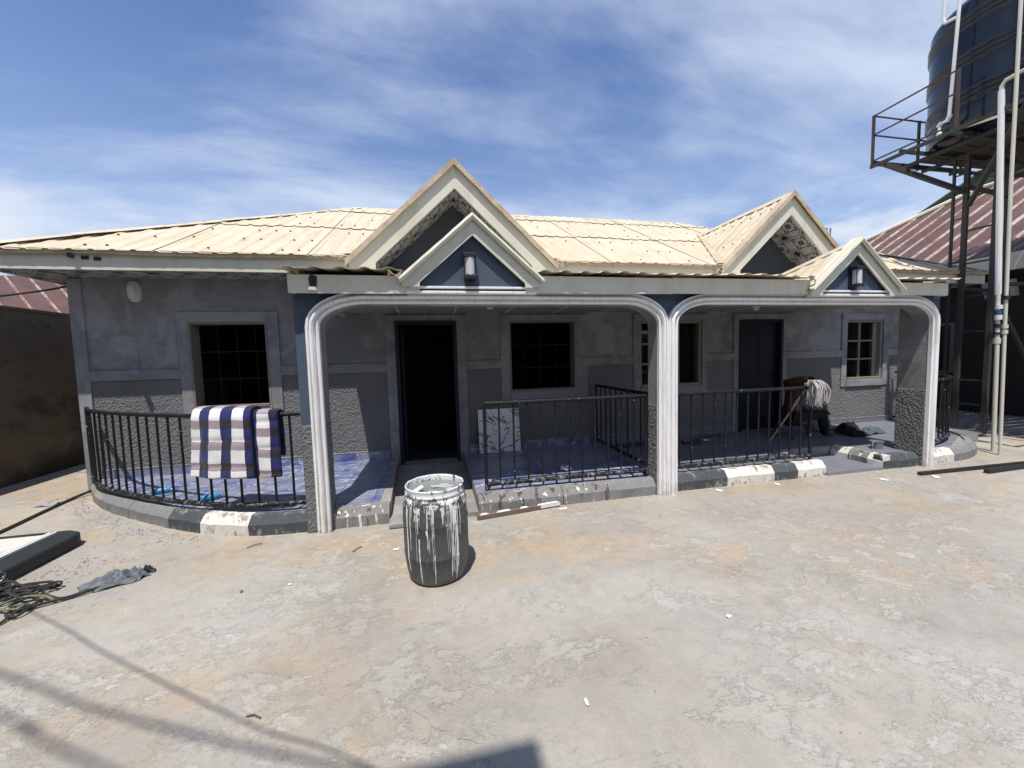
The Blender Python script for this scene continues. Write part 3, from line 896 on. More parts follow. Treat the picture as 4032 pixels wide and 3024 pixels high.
# corrugated sheet generator: ribs run along 'v', profile along 'u'
def rib_profile(L, pitch=0.2, base=0.075, top=0.03, h=0.014):
    pts = [0.0]; hs = [0.0]; u = pitch*0.25
    while u+base < L-0.005:
        s_ = (base-top)/2
        for du, hh in ((0, 0), (s_, h), (s_+top, h), (base, 0)): pts.append(u+du); hs.append(hh)
        u += pitch
    pts.append(L); hs.append(0.0)
    return list(zip(pts, hs))
roof = empty('roof', parent=house)
def sheet(to3d, u0, u1, vlo, vhi, lift=0.0, name='roof_sheet', mat='cream_roof_sheet', parent=None, nv=3, seed=0, prof=None, h=0.014, edge_wob=0.012):
    """to3d(u, v, lift) -> point; vlo/vhi functions of u"""
    pr = prof or rib_profile(u1-u0, h=h)
    g = MB(); cols = []
    us = []
    for (du, hh) in pr: us.append((u0+du, hh))
    # add sample points for sloping limits
    ok = False
    for (u, hh) in us:
        a, c = vlo(u), vhi(u)
        if c-a < 0.01: c = a = (a+c)/2 if c > a else min(a, c)
        else: ok = True
        col = []
        for j in range(nv+1):
            v = a+(c-a)*j/nv
            wz = 0.004*mnoise.noise(Vector((u*2.1, v*1.3, seed)))
            if j == 0: wz += edge_wob*abs(mnoise.noise(Vector((u*1.1, seed*3.1, 2))))
            col.append(to3d(u, v, lift+hh+wz))
        cols.append(col)
    if not ok: return None
    k = 0
    for col in cols:
        g.v += [tuple(p) for p in col]
    n = nv+1
    for i in range(len(cols)-1):
        for j in range(nv):
            q = (i*n+j, (i+1)*n+j, (i+1)*n+j+1, i*n+j+1)
            g.f.append(q); g.uv.append(None); g.mi.append(0)
    o = g.build(name, mat, parent or roof, fix=False)
    bm = bmesh.new(); bm.from_mesh(o.data)
    bmesh.ops.dissolve_degenerate(bm, dist=1e-4, edges=bm.edges[:])
    bm.to_mesh(o.data); bm.free()
    md = o.modifiers.new('thick', 'SOLIDIFY'); md.thickness = 0.003; md.offset = -1
    return o

cs, sn = 1/math.sqrt(1+RS*RS), RS/math.sqrt(1+RS*RS)
GAB = [(0.368, 4.32), (5.89, 4.225)]   # big gables: x, apex height
GM = 0.95
GHWS = [1.41, 1.31]
def gable_z(x, y=None):
    return max(zp-GM*abs(x-xg) for xg, zp in GAB)
def front3(u, v, l): return Vector((u, EY+v-l*sn, EZ+v*RS+l*cs))
def hipmin(u): return min(u-ELX, (ERX-u)*RIDGE_D/RRUN, RIDGE_D)
rows = [(-0.06, 1.60), (1.50, 3.05), (2.95, 3.52)]
xcol = ELX; ci = 0; WS = 0.853
while xcol < ERX-0.05:
    xe = min(xcol+WS, ERX)
    for ri, (va, vb) in enumerate(rows):
        def lo(u): return max(va, (gable_z(u)-EZ)/RS-0.03 if gable_z(u) > EZ-0.02 else va)
        def hi(u): return min(vb, hipmin(u))
        L = xe-xcol
        pr = rib_profile(L)
        # refine the profile near gable/hip cuts
        fine = []
        for i in range(len(pr)-1):
            fine.append(pr[i])
            gap = pr[i+1][0]-pr[i][0]
            if gap > 0.07:
                fine += [(pr[i][0]+gap*q/3, pr[i][1]+(pr[i+1][1]-pr[i][1])*q/3) for q in (1, 2)]
        fine.append(pr[-1])
        sheet(front3, xcol-0.02, xe+0.02, lo, hi, lift=0.014*ri+0.010*(ci % 2)+0.004, nv=5, seed=ci*7+ri, prof=[(p[0]*(L+0.04)/L, p[1]) for p in fine])
    xcol = xe; ci += 1
# hip slopes left and right, back slope
def left3(u, v, l): return Vector((ELX+v-l*sn, u, EZ+v*RS+l*cs))
def right3(u, v, l): return Vector((ERX-v*RRUN/RIDGE_D+l*sn, u, EZ+v*RS+l*cs))
YB = EY+2*RIDGE_D
for fn3 in (left3, right3):
    yy = EY; k = 0
    while yy < YB-0.05:
        ye = min(yy+WS, YB)
        sheet(fn3, yy-0.02, ye+0.02, lambda u: -0.06, lambda u: min(u-EY, YB-u, RIDGE_D), lift=0.006*(k % 2)+0.004, nv=6, seed=90+k)
        yy = ye; k += 1
def back3(u, v, l): return Vector((u, YB-v+l*sn, EZ+v*RS+l*cs))
sheet(back3, ELX, ERX, lambda u: -0.06, hipmin, name='back_slope', nv=2, prof=[(i*0.2, 0.0) for i in range(int((ERX-ELX)/0.2)+1)]+[(ERX-ELX, 0)])
# ridge and hip cappings
def cap(a, c, n1, n2, w=0.13, lift=0.035, name='ridge_cap', seg=0.9, mat='cream_roof_sheet'):
    a, c = Vector(a), Vector(c); L = (c-a).length; n = max(1, round(L/seg))
    for i in range(n):
        p = a.lerp(c, i/n-(0.02 if i else 0)); q = a.lerp(c, (i+1)/n)
        g = MB(); lf = Vector((0, 0, lift+0.006*(i % 2)))
        m_ = 4
        for (d_, sgn) in ((Vector(n1), 1), (Vector(n2), -1)):
            pts = []
            for j in range(m_+1):
                r_ = p.lerp(q, j/m_); wz = Vector((0, 0, 0.008*mnoise.noise(r_*2.0)))
                pts.append((r_+lf+wz, r_+lf+wz+d_*w+Vector((0, 0, 0.01*mnoise.noise(r_*3.1+Vector((5, 5, 5)))))))
            for j in range(m_):
                g.face([pts[j][0], pts[j+1][0], pts[j+1][1], pts[j][1]] if sgn > 0 else [pts[j][0], pts[j][1], pts[j+1][1], pts[j+1][0]])
        o = g.build(name, mat, roof, fix=False)
        md = o.modifiers.new('thick', 'SOLIDIFY'); md.thickness = 0.003; md.offset = -1
RZ = EZ+RIDGE_D*RS
dF = Vector((0, -cs, -sn)); dB = Vector((0, cs, -sn)); dL = Vector((-cs, 0, -sn)); dR = Vector((cs, 0, -sn))
cap((ELX+RIDGE_D, EY+RIDGE_D, RZ), (ERX-RRUN, EY+RIDGE_D, RZ), dF, dB, 0.16)
hipc = Vector((1, -1, 0)).normalized()
cap((ELX, EY, EZ), (ELX+RIDGE_D, EY+RIDGE_D, RZ), Vector((.7071, -.7071, -.36)), Vector((-.7071, .7071, -.36)), 0.15, 0.04)
cap((ERX, EY, EZ), (ERX-RRUN, EY+RIDGE_D, RZ), Vector((-.7071, -.7071, -.36)), Vector((.7071, .7071, -.36)), 0.15, 0.04)
# screws in rows across the sheets
sb = MB(); rnd = random.Random(3)
for v in (0.10, 0.62, 1.15, 1.68, 2.2, 2.75, 3.2):
    x = ELX+0.12
    while x < ERX:
        ok = hipmin(x)-0.12 > v and v > (gable_z(x)-EZ)/RS+0.08
        if ok and rnd.random() < 0.34:
            c = front3(x+rnd.uniform(-.012, .012), v+rnd.uniform(-.02, .02), 0.036 if v > 1.5 else 0.024)
            sb.box(c.x-0.010, c.x+0.010, c.y-0.010, c.y+0.010, c.z-0.008, c.z+0.008)
        x += 0.213
for xg, zp in GAB:
    for u in (0.25, 0.8, 1.3):
        y = EY+0.1
        while y < 8:
            if u < (zp-EZ-RS*(y-EY))/GM-0.08:
                for sg in (-1, 1):
                    sb.box(xg+sg*u-0.009, xg+sg*u+0.009, y-0.010, y+0.010, zp-GM*u+0.018, zp-GM*u+0.032)
            y += 0.213
tag(sb.build('roof_screw', 'roof_screw', roof), kind='stuff')

# big gables
gcs, gsn = 1/math.sqrt(1+GM*GM), GM/math.sqrt(1+GM*GM)
for gi, (xg, zp) in enumerate(GAB):
    GHW = GHWS[gi]
    gb = empty('gable', parent=house)
    for sg in (-1, 1):
        def g3(u, v, l, sg=sg): return Vector((xg+sg*(v*gcs+l*gsn), u, zp-v*gsn+l*gcs))
        yend = EY+(zp-EZ)/RS
        yy = EY-0.09; k = 0
        while yy < yend-0.03:
            ye = min(yy+WS, yend)
            # slope length from the ridge down to eave or valley
            def hi(u): return max(0.0, min(GHW, (zp-EZ-RS*max(0, u-EY))/GM+0.03))/gcs
            o = sheet(g3, yy-0.015, ye+0.015, lambda u: 0.0, hi, lift=0.004+0.006*(k % 2), nv=4, seed=200+gi*50+k+10*sg, parent=gb, edge_wob=0.0)
            if o and sg < 0: o.data.flip_normals()
            yy = ye; k += 1
        # barge board
        zb = zp-GM*GHW; zi = zp-0.34; yb0, yb1 = EY-0.055, EY-0.02
        A = (xg, zp-0.03); B = (xg+sg*GHW, zb-0.03); Cc = (xg+sg*GHW, zb-0.20); D_ = (xg+sg*(GHW-.335), zb-0.235); E_ = (xg+sg*(GHW-.335), zi-GM*(GHW-.335)); F_ = (xg, zi)
        poly = [A, F_, E_, D_, Cc, B]
        MB().prism(poly, 'y', yb0+0.002*(sg+1), yb1).build('barge_board', 'cream_fascia', gb)
        # flashing folded over the verge
        fl = MB(); n_ = 14
        for j in range(n_):
            u0_, u1_ = GHW*1.03*j/n_, GHW*1.03*(j+1)/n_
            def pt(u, top):
                wv = 0.007*mnoise.noise(Vector((u*5, sg*3+gi, 1)))
                return Vector((xg+sg*u, EY-0.105+(0.0 if top else wv), zp+0.035-GM*u-(0 if top else 0.085+wv)))
            a, c = pt(u0_, True), pt(u1_, True)
            fl.face([a, c, pt(u1_, False), pt(u0_, False)] if sg < 0 else [a, pt(u0_, False), pt(u1_, False), c])
            fl.face([a, a+Vector((0, 0.16, 0)), c+Vector((0, 0.16, 0)), c])
        o = fl.build('verge_flashing', 'stained_flashing', gb, fix=False)
        md = o.modifiers.new('thick', 'SOLIDIFY'); md.thickness = 0.004; md.offset = 0
        # patterned soffit under the rake
        so = MB(); zs = zi+0.0
        n_ = 6
        for j in range(n_):
            u0_, u1_ = 1.5*j/n_, 1.5*(j+1)/n_
            ps = [(xg+sg*u0_, yb1, zs-GM*u0_), (xg+sg*u1_, yb1, zs-GM*u1_), (xg+sg*u1_, 6.0, zs-GM*u1_), (xg+sg*u0_, 6.0, zs-GM*u0_)]
            uvs = [(u0_/gcs, 0.03), (u1_/gcs, 0.03), (u1_/gcs, 0.59), (u0_/gcs, 0.59)]
            so.face(ps, uv=uvs)
        so.build('soffit', 'patterned_soffit', gb, fix=False)
        so2 = MB()
        for j in range(1, 4):
            u_ = 1.2*j/4
            so2.tube([(xg+sg*u_, yb1+0.002, zs-GM*u_-0.004), (xg+sg*u_, 5.998, zs-GM*u_-0.004)], 0.008, 4)
        so2.build('soffit_joint', 'ceiling_panel', gb)
    MB().prism([(xg-1.38, 2.62), (xg+1.38, 2.62), (xg, zp-0.30)], 'y', 6.0-0.004*1, 6.03).build('tympanum', 'slate_paint', gb)
    cap((xg, EY-0.10, zp+0.012), (xg, EY+(zp-EZ)/RS, zp+0.012), Vector((-gcs, 0, -gsn)), Vector((gcs, 0, -gsn)), 0.13, 0.025)
    # valley gutters
    for sg in (-1, 1):
        va = Vector((xg+sg*GHW, EY-0.05, zp-GM*GHW+0.06)); vb = Vector((xg, EY+(zp-EZ)/RS, zp+0.05))
        g = MB(); 
        g.face([va+Vector((sg*0.09, 0, 0.02)), va+Vector((-sg*0.03, 0, 0.03)), vb+Vector((-sg*0.03, 0, 0.0)), vb+Vector((sg*0.09, 0, 0.0))])
        o = g.build('valley_flashing', 'stained_flashing', gb, fix=False)
        md = o.modifiers.new('thick', 'SOLIDIFY'); md.thickness = 0.004; md.offset = 0

# main fascia, drip flashing and soffit
gx = [(xg-w_, xg+w_) for (xg, _), w_ in zip(GAB, GHWS)]
spans = [(ELX, gx[0][0]), (gx[0][1], gx[1][0]), (gx[1][1], ERX)]
for i, (a, c) in enumerate(spans):
    n = max(1, round((c-a)/2.4))
    for j in range(n):
        fascia_board(a+(c-a)*j/n+0.001, a+(c-a)*(j+1)/n-0.001, EY-0.002*(j % 2), EY+0.02, 2.82, 3.03, par=house)
    dr = MB(); n = int((c-a)/0.3)
    for j in range(n):
        xa, xb = a-0.01+(c-a+0.02)*j/n, a-0.01+(c-a+0.02)*(j+1)/n
        def w_(x): return 0.012*mnoise.noise(Vector((x*0.9, 3.3, i)))+0.006*mnoise.noise(Vector((x*3.1, 1.3, i)))
        dr.face([(xa, EY-0.045, 3.045), (xa, EY-0.042-w_(xa)*0.3, 2.985+w_(xa)), (xb, EY-0.042-w_(xb)*0.3, 2.985+w_(xb)), (xb, EY-0.045, 3.045)])
        dr.face([(xa, EY-0.045, 3.045), (xb, EY-0.045, 3.045), (xb, EY+0.05, 3.065), (xa, EY+0.05, 3.065)])
    o = dr.build('drip_flashing', 'stained_flashing', house, fix=False)
    md = o.modifiers.new('thick', 'SOLIDIFY'); md.thickness = 0.004; md.offset = 0
MB().box(ELX, ELX+0.02, EY+0.022, YB, 2.82, 3.03).build('fascia_board', 'cream_fascia', house)
MB().box(ERX-0.02, ERX, EY+0.022, YB, 2.82, 3.03).build('fascia_board', 'cream_fascia', house)
def hs(x0, x1, ya, yb):
    MB().face([(x0, ya, 2.835), (x0, yb, 2.835), (x1, yb, 2.835), (x1, ya, 2.835)], uv=[(x0, ya), (x0, yb), (x1, yb), (x1, ya)]).build('soffit', 'patterned_soffit', house, fix=False)
hs(ELX+0.021, gx[0][0]+0.2, EY+0.021, 6.03); hs(gx[0][1]-0.2, gx[1][0]+0.2, EY+0.021, 6.03); hs(gx[1][1]-0.2, ERX-0.021, EY+0.021, 6.03)
hs(ELX+0.021, XL, 6.03, YB); hs(XR, ERX-0.021, 6.03, YB)
for x in [ELX+0.5+1.0*i for i in range(14)]:
    if any(a-0.05 < x < c+0.05 for a, c in gx): continue
    MB().box(x-0.01, x+0.01, EY+0.03, 5.99, 2.822, 2.832).build('soffit_joint', 'ceiling_panel', house)
# vents in the left fascia: black boxes on it paint the shade inside
for (xv, zv) in ((-3.955, 2.955), (-3.835, 2.945)):
    v_ = empty('vent_opening', parent=house)
    MB().box(xv-0.036, xv+0.036, EY-0.008, EY+0.004, zv-0.022, zv+0.022).build('vent_shade', 'black_rubber', v_)
    MB().box(xv-0.042, xv+0.042, EY-0.011, EY-0.009, zv+0.0225, zv+0.028).build('vent_lip', 'cream_fascia', v_)

# lean-to roof over the veranda, wavy rusty edge
def lean3(u, v, l): return Vector((u, PFY-0.075+v, 2.492+0.13*v+l))
u = -1.34; k = 0
porch_roof = empty('porch_roof', parent=house)
while u < 6.65:
    ue = min(u+0.86, 6.70)
    pr = [(i*0.0239, 0.0) for i in range(int((ue-u+0.03)/0.0239)+1)]
    pr = [(a, 0.020*(max(0, math.sin(2*math.pi*(u+a)/0.215))**0.7)+0.012*mnoise.noise(Vector((u+a, 0, 3)))) for a, _ in pr]
    def vlo(x, k=k): return 0.45 if any(abs(x-xg_) < 0.66 for xg_, _z in SG) else 0.015*mnoise.noise(Vector((x*1.7, k, 9)))
    sheet(lean3, u, ue+0.03, vlo, lambda x: 2.26, lift=0.004*(k % 2), name='porch_roof_sheet', mat='rusty_sheet_edge', parent=porch_roof, nv=2, seed=300+k, prof=pr, edge_wob=0.02)
    u = ue; k += 1

sheet(lean3, 6.70, 7.22, lambda x: 0.75, lambda x: 2.26, lift=0.003, name='porch_roof_sheet', mat='rusty_sheet_edge', parent=porch_roof, nv=2, seed=330)  # hidden extra sheet, added to shade the wall right of the porch
# little dormer gables on the veranda edge
for gi, (xg, zp) in enumerate(SG):
    dm = empty('dormer', parent=house)
    mm = 0.88; bx, by, bz = xg, 5.05, 2.70
    zb = zp-mm*0.68
    for sg in (-1, 1):
        A = (xg, zp); B = (xg+sg*0.68, zb); Cc = (xg+sg*0.68, zb-0.065); D_ = (xg+sg*0.515, zb-0.075); E_ = (xg+sg*0.515, zp-0.175-mm*0.515); F_ = (xg, zp-0.175)
        MB().prism([A, F_, E_, D_, Cc, B], 'y', 3.765+0.002*(sg+1), 3.79).build('barge_board', 'cream_fascia', dm)
        # roof slope: triangle from the front verge back to the lean-to roof, with ribs
        g = MB(); n_ = 30
        a0 = Vector((xg, 3.73, zp+0.012)); a1 = Vector((xg+sg*0.71, 3.73, zp+0.012-mm*0.71)); b0 = Vector((bx, by, bz))
        nrm = Vector((sg*mm, 0, 1)).normalized()
        cols = []
        for i in range(n_+1):
            f = i/n_
            top = a0.lerp(b0, f); bot = a1.lerp(Vector((xg+sg*0.05, by, bz-0.02)), f)
            hh = 0.022*(max(0, math.sin(f*1.35*2*math.pi/0.215))**0.7)*(1-f)
            cols.append((top+nrm*hh, top.lerp(bot, .5)+nrm*(hh+0.004*mnoise.noise(top*3)), bot+nrm*hh))
        for i in range(n_):
            for j in range(2):
                q = [cols[i][j], cols[i+1][j], cols[i+1][j+1], cols[i][j+1]]
                g.face(q if sg > 0 else q[::-1])
        o = g.build('roof_sheet', 'cream_roof_sheet', dm, fix=False)
        md = o.modifiers.new('thick', 'SOLIDIFY'); md.thickness = 0.003; md.offset = -1
        # crumpled verge flashing
        fl = MB(); n_ = 12
        for j in range(n_):
            def pt(u, r):
                wv = 0.010*mnoise.noise(Vector((u*9, sg*3+gi*7, r)))
                return Vector((xg+sg*u, 3.725+0.01*r-0.02*(r == 1)+wv*0.4, zp+0.024-mm*u-(0, 0.03, 0.055)[r]+wv*0.8))
            u0_, u1_ = 0.70*j/n_, 0.70*(j+1)/n_
            for r in (0, 1):
                q = [pt(u0_, r), pt(u0_, r+1), pt(u1_, r+1), pt(u1_, r)]
                fl.face(q if sg > 0 else q[::-1])
            fl.face([pt(u0_, 0), pt(u1_, 0), pt(u1_, 0)+Vector((0, 0.13, 0)), pt(u0_, 0)+Vector((0, 0.13, 0))])
        o = fl.build('verge_flashing', 'cream_fascia', dm, fix=False)
        md = o.modifiers.new('thick', 'SOLIDIFY'); md.thickness = 0.004; md.offset = 0
    # sloping ridge cap
    g = MB(); a0 = Vector((xg, 3.735, zp+0.026)); b0 = Vector((bx, by, bz+0.03))
    for sg in (-1, 1):
        for j in range(6):
            p, q = a0.lerp(b0, j/6), a0.lerp(b0, (j+1)/6)
            d_ = Vector((sg*0.085, 0, -0.08*mm))
            w1 = Vector((0, 0, 0.008*mnoise.noise(p*4+Vector((sg, 0, 0))))); w2 = Vector((0, 0, 0.008*mnoise.noise(q*4+Vector((sg, 0, 0)))))
            qd = [p, q, q+d_+w2, p+d_+w1]; g.face(qd if sg > 0 else qd[::-1])
    o = g.build('ridge_cap', 'cream_roof_sheet', dm, fix=False)
    md = o.modifiers.new('thick', 'SOLIDIFY'); md.thickness = 0.004; md.offset = 0
    MB().prism([(xg-0.66, 2.315), (xg+0.66, 2.315), (xg+0.60, 2.40), (xg, zp-0.10), (xg-0.60, 2.40)], 'y', 3.83, 3.929).build('tympanum', 'blue_grey_paint', dm)
    # white stepped sill under the tympanum
    MB().bbox(xg-0.64, xg+0.64, 3.797, 3.928, 2.287, 2.314, 0.006).build('sill', 'white_moulding_paint', dm)
    MB().bbox(xg-0.60, xg+0.60, 3.795, 3.829, 2.335, 2.358, 0.005).build('sill', 'white_moulding_paint', dm)
    # lantern
    ln = empty('wall_lantern', (0, 0, 0), ['black box lantern with frosted glass in the larger left dormer', 'black box lantern with frosted glass in the small right dormer'][gi], 'lantern', 'dormer lanterns')
    lx = xg-0.035 if gi == 0 else xg-0.012
    lz = 2.42 if gi == 0 else 2.39
    MB().bbox(lx-0.055, lx+0.055, 3.815, 3.829, lz-0.01, lz+0.255, 0.004).build('back_plate', 'black_frame', ln)
    MB().bbox(lx-0.062, lx+0.062, 3.715, 3.814, lz+0.205, lz+0.245, 0.006).build('cap', 'black_frame', ln)
    MB().bbox(lx-0.060, lx+0.060, 3.720, 3.814, lz, lz+0.035, 0.006).build('base', 'black_frame', ln)
    gl = MB(); gl.lathe([(0.046, 0.036), (0.046, 0.204)], (lx, 3.766, lz), 20); smooth_by_angle(gl.build('glass', 'frosted_glass', ln))
    for sx in (-0.055, 0.055):
        MB().tube([(lx+sx, 3.728, lz+0.03), (lx+sx, 3.728, lz+0.21)], 0.005, 6).build('rod', 'black_frame', ln)
    add_ = MB().tube([(lx-0.07, 3.725, lz+0.04), (lx+0.07, 3.725, lz+0.04)], 0.004, 6).build('rod', 'chain_steel', ln)

# rusty scraps curled at the gable feet and lean-to edge
for (x, y, z, s_) in ((1.83, EY-0.10, 2.985, 0.07), (-1.10, EY-0.09, 2.99, 0.06), (4.50, EY-0.09, 2.93, 0.06), (-0.33, 3.77, 2.455, 0.06), (4.42, 3.77, 2.46, 0.05)):
    g = MB(); g.grid(lambda a, c: (x+s_*(a-.5)*2, y-0.03*math.sin(a*4)-0.02*c, z+s_*(0.8*c-0.5)+0.03*math.sin(a*5+c*2)), 5, 3)
    o = g.build('bent_sheet_scrap', 'rusty_sheet_edge', house, fix=False)
    md = o.modifiers.new('thick', 'SOLIDIFY'); md.thickness = 0.003
# torn hole in the left end of the veranda fascia, its inner shade a black patch
tb = MB(); tb.prism([(-1.075, 2.335), (-1.02, 2.33), (-1.01, 2.43), (-1.06, 2.455), (-1.083, 2.42)], 'y', PFY-0.008, PFY-0.0035)
tb.build('hole_shade', 'black_rubber', house)
MB().prism([(-1.085, 2.31), (-1.015, 2.305), (-1.02, 2.335), (-1.075, 2.338)], 'y', PFY-0.03, PFY-0.009).build('torn_flap', 'cream_fascia', house)
# ------------------------------------------------------------------ veranda floors, tiles and kerbs
LEFT_RAIL = [(-4.43, 5.90), (-4.10, 5.50), (-3.65, 5.13), (-3.03, 4.715), (-2.60, 4.475), (-2.07, 4.25), (-1.62, 4.155), (-1.27, 4.14)]
LEFT_KERB = [(-4.50, 5.94), (-4.16, 5.52), (-3.70, 5.10), (-3.08, 4.66), (-2.63, 4.37), (-2.10, 4.10), (-1.68, 3.985), (-1.268, 3.955)]
RIGHT_RAIL = [(6.70, 4.14), (7.10, 4.20), (7.60, 4.33), (8.05, 4.54), (8.50, 4.90), (8.85, 5.40), (9.08, 5.96)]
RIGHT_KERB = [(6.702, 3.965), (7.10, 3.97), (7.55, 4.02), (8.05, 4.20), (8.55, 4.56), (8.95, 5.10), (9.21, 5.96)]
def ccw(p):
    a = sum(p[i][0]*p[(i+1) % len(p)][1]-p[(i+1) % len(p)][0]*p[i][1] for i in range(len(p)))
    return p if a > 0 else p[::-1]
floors = []
def floor_slab(name, poly, z, mat='bare_cement'):
    o = MB().prism(ccw(poly), 'z', 0.004, z).build(name, mat); tag(o, kind='structure'); return o
def inset(path, d):
    """shift an open path inwards (towards the wall)"""
    P = [Vector(p) for p in path]; out = []
    for i, p in enumerate(P):
        tg = (P[min(i+1, len(P)-1)]-P[max(i-1, 0)]).normalized()
        out.append((p.x-tg.y*d, p.y+tg.x*d))
    return out
LK = spline([(*p, 0) for p in LEFT_KERB], 4); LK2 = [(p.x, p.y) for p in LK]
RK = spline([(*p, 0) for p in RIGHT_KERB], 4); RK2 = [(p.x, p.y) for p in RK]
LKi, RKi = inset(LK2, 0.115), inset(RK2, 0.115)
LKi[0] = (LKi[0][0], 5.99); RKi[-1] = (9.10, 5.99)
TZ = FZ-0.012
polyL = LKi+[(-1.05, 4.08), (-0.62, 4.08), (-0.62, 5.99)]
polyM = [(0.40, 4.08), (2.66, 4.08), (2.66, 5.99), (0.40, 5.99)]
polyR1 = [(2.664, 4.08), (4.86, 4.08), (4.86, 4.68), (2.664, 4.68)]
polyR2 = [(2.664, 4.684), (9.0, 4.684), (9.08, 5.99), (2.664, 5.99)]
polyR3 = [(6.01, 4.08), (6.70, 4.08), (6.70, 4.68), (6.01, 4.68)]
polyR4 = [(6.704, 4.08)]+[p for p in RKi if p[1] < 4.68 and p[0] > 6.71]+[(8.55, 4.68), (6.704, 4.68)]
ramp = [(4.975, 3.96), (5.885, 3.96), (5.885, 4.679), (4.975, 4.679)]
chan = [(-0.505, 3.90), (0.395, 3.90), (0.395, 6.22), (-0.60, 6.22)]
def tiles(parent, poly, z, size, mat, off=(0, 0), rot=0.0, th=0.012):
    poly = ccw(poly); xs_ = [p[0] for p in poly]; ys_ = [p[1] for p in poly]
    x = math.floor(min(xs_)/size)*size+off[0]-size
    while x < max(xs_):
        y = math.floor(min(ys_)/size)*size+off[1]-size
        while y < max(ys_):
            g_ = 0.0025
            sq = [(x+g_, y+g_), (x+size-g_, y+g_), (x+size-g_, y+size-g_), (x+g_, y+size-g_)]
            c = clip_poly(sq, poly)
            if len(c) > 2:
                ar = abs(sum(c[i][0]*c[(i+1) % len(c)][1]-c[(i+1) % len(c)][0]*c[i][1] for i in range(len(c))))/2
                if ar > 0.0008:
                    dz = 0.0012*mnoise.noise(Vector((x*9, y*9, 1)))
                    o = MB().prism(c, 'z', z, z+th+dz).build('tile', mat, parent)
            y += size
        x += size
fl = floor_slab('veranda_floor', polyL, TZ); tiles(fl, polyL, TZ, 0.40, 'blue_marble_tile', (0.1, 0.39))
fm = floor_slab('veranda_floor', polyM, TZ); tiles(fm, polyM, TZ, 0.40, 'blue_marble_tile', (0.0, 0.39))
for i, pl in enumerate((polyR1, polyR2, polyR3, polyR4)):
    f_ = floor_slab('veranda_floor', pl, TZ); tiles(f_, pl, TZ, 0.40, 'grey_blue_tile', (0.0, 0.284))
fr = floor_slab('entry_ramp', ramp, 0.022); tiles(fr, ramp, 0.022, 0.40, 'grey_blue_tile', (0.17, 0.36))
floor_slab('door_channel', chan, 0.045)
tag(MB().bbox(-0.50, -0.28, 3.80, 3.895, 0.005, 0.05, 0.01).build('step_block', 'bare_cement'), kind='structure')
# cement cheeks of the channel
for (xa, xb) in ((-0.618, -0.506), (0.396, 0.40)):
    pass
ck = MB().prism([(-0.62, 4.08), (-0.507, 4.08), (-0.601, 5.985), (-0.62, 5.985)], 'z', 0.004, FZ-0.003)
tag(ck.build('channel_cheek', 'bare_cement'), kind='structure')

# skirting tiles along the wall foot
sk = empty('skirting', kind='structure')
def skirt(x0, x1, mat, hgt=0.115):
    x = x0
    while x < x1-0.02:
        xe = min(x+0.40, x1)
        MB().box(x+0.0015, xe-0.0015, 5.988, 6.010, FZ, FZ+hgt).build('skirting_tile', mat, sk)
        x = xe
    MB().box(x0, x1, 5.984, 6.012, FZ+hgt+0.0005, FZ+hgt+0.012).build('skirting_cap', 'bare_cement', sk)
skirt(-4.40, -0.71, 'blue_marble_tile'); skirt(0.51, 2.64, 'blue_marble_tile')
skirt(2.68, 5.33, 'grey_blue_tile'); skirt(6.50, 9.05, 'grey_blue_tile', 0.095)

# painted kerb blocks, chamfered section swept along the edge
KP = [(0.0, 0.0), (0.0, 0.105), (0.055, FZ+0.012), (0.125, FZ+0.016), (0.125, 0.004)]
def kerb(path, cuts, parent):
    """path: outer foot line with the house on its left; cuts: [(length, material)]"""
    P = resample([(*p, 0) for p in path], 0.05); tot = 0.05*(len(P)-1)
    i0 = 0
    L = sum((P[i+1]-P[i]).length for i in range(len(P)-1)); st = L/(len(P)-1)
    acc = 0
    for bi, (ln_, mat) in enumerate(cuts):
        acc += ln_
        i1 = len(P)-1 if bi == len(cuts)-1 else min(len(P)-1, max(i0+1, round(acc/st)))
        if i1 <= i0: continue
        g = MB(); rows_ = []
        for i in range(i0, i1+1):
            tg = (P[min(i+1, len(P)-1)]-P[max(i-1, 0)]).normalized(); nr = Vector((-tg.y, tg.x, 0))
            p = P[i]+tg*(0.004 if i == i0 else -0.004 if i == i1 else 0)
            k = len(g.v)
            for q, (o, z) in enumerate(KP):
                w = 0.010*mnoise.noise(Vector((p.x*7, p.y*7, q*2.3)))+0.006*mnoise.noise(Vector((p.x*22, p.y*22, q*1.3)))
                if q == 4: w = 0
                e = p+nr*(o+w); g.v.append((e.x, e.y, max(0.0, z+(w*0.5 if z > 0.02 else 0))))
            rows_.append(k)
        for i in range(len(rows_)-1):
            for j in range(4):
                g.f.append((rows_[i]+j, rows_[i+1]+j, rows_[i+1]+j+1, rows_[i]+j+1)); g.uv.append(None); g.mi.append(0)
        g.f.append(tuple(rows_[0]+j for j in range(5))); g.f.append(tuple(rows_[-1]+j for j in range(4, -1, -1))); g.uv += [None]*2; g.mi += [0]*2
        g.build('kerb_block', mat, parent)
        i0 = i1
kb = empty('painted_kerb', kind='structure')
kerb(LK2, [(0.9, 'bare_cement'), (0.72, 'kerb_grey'), (0.75, 'kerb_grey'), (0.42, 'kerb_black'), (0.56, 'kerb_white'), (1, 'kerb_black')], kb)
kerb([(-1.045, 3.955), (-0.505, 3.955)], [(0.6, 'kerb_dripped')], kb)
kerb([(0.40, 3.945), (2.487, 3.945)], [(0.95, 'kerb_dripped'), (0.55, 'kerb_dripped'), (1, 'kerb_grey')], kb)
kerb([(2.725, 3.975), (4.965, 3.975)], [(0.77, 'kerb_black'), (0.66, 'kerb_white'), (0.36, 'kerb_black'), (1, 'kerb_white')], kb)
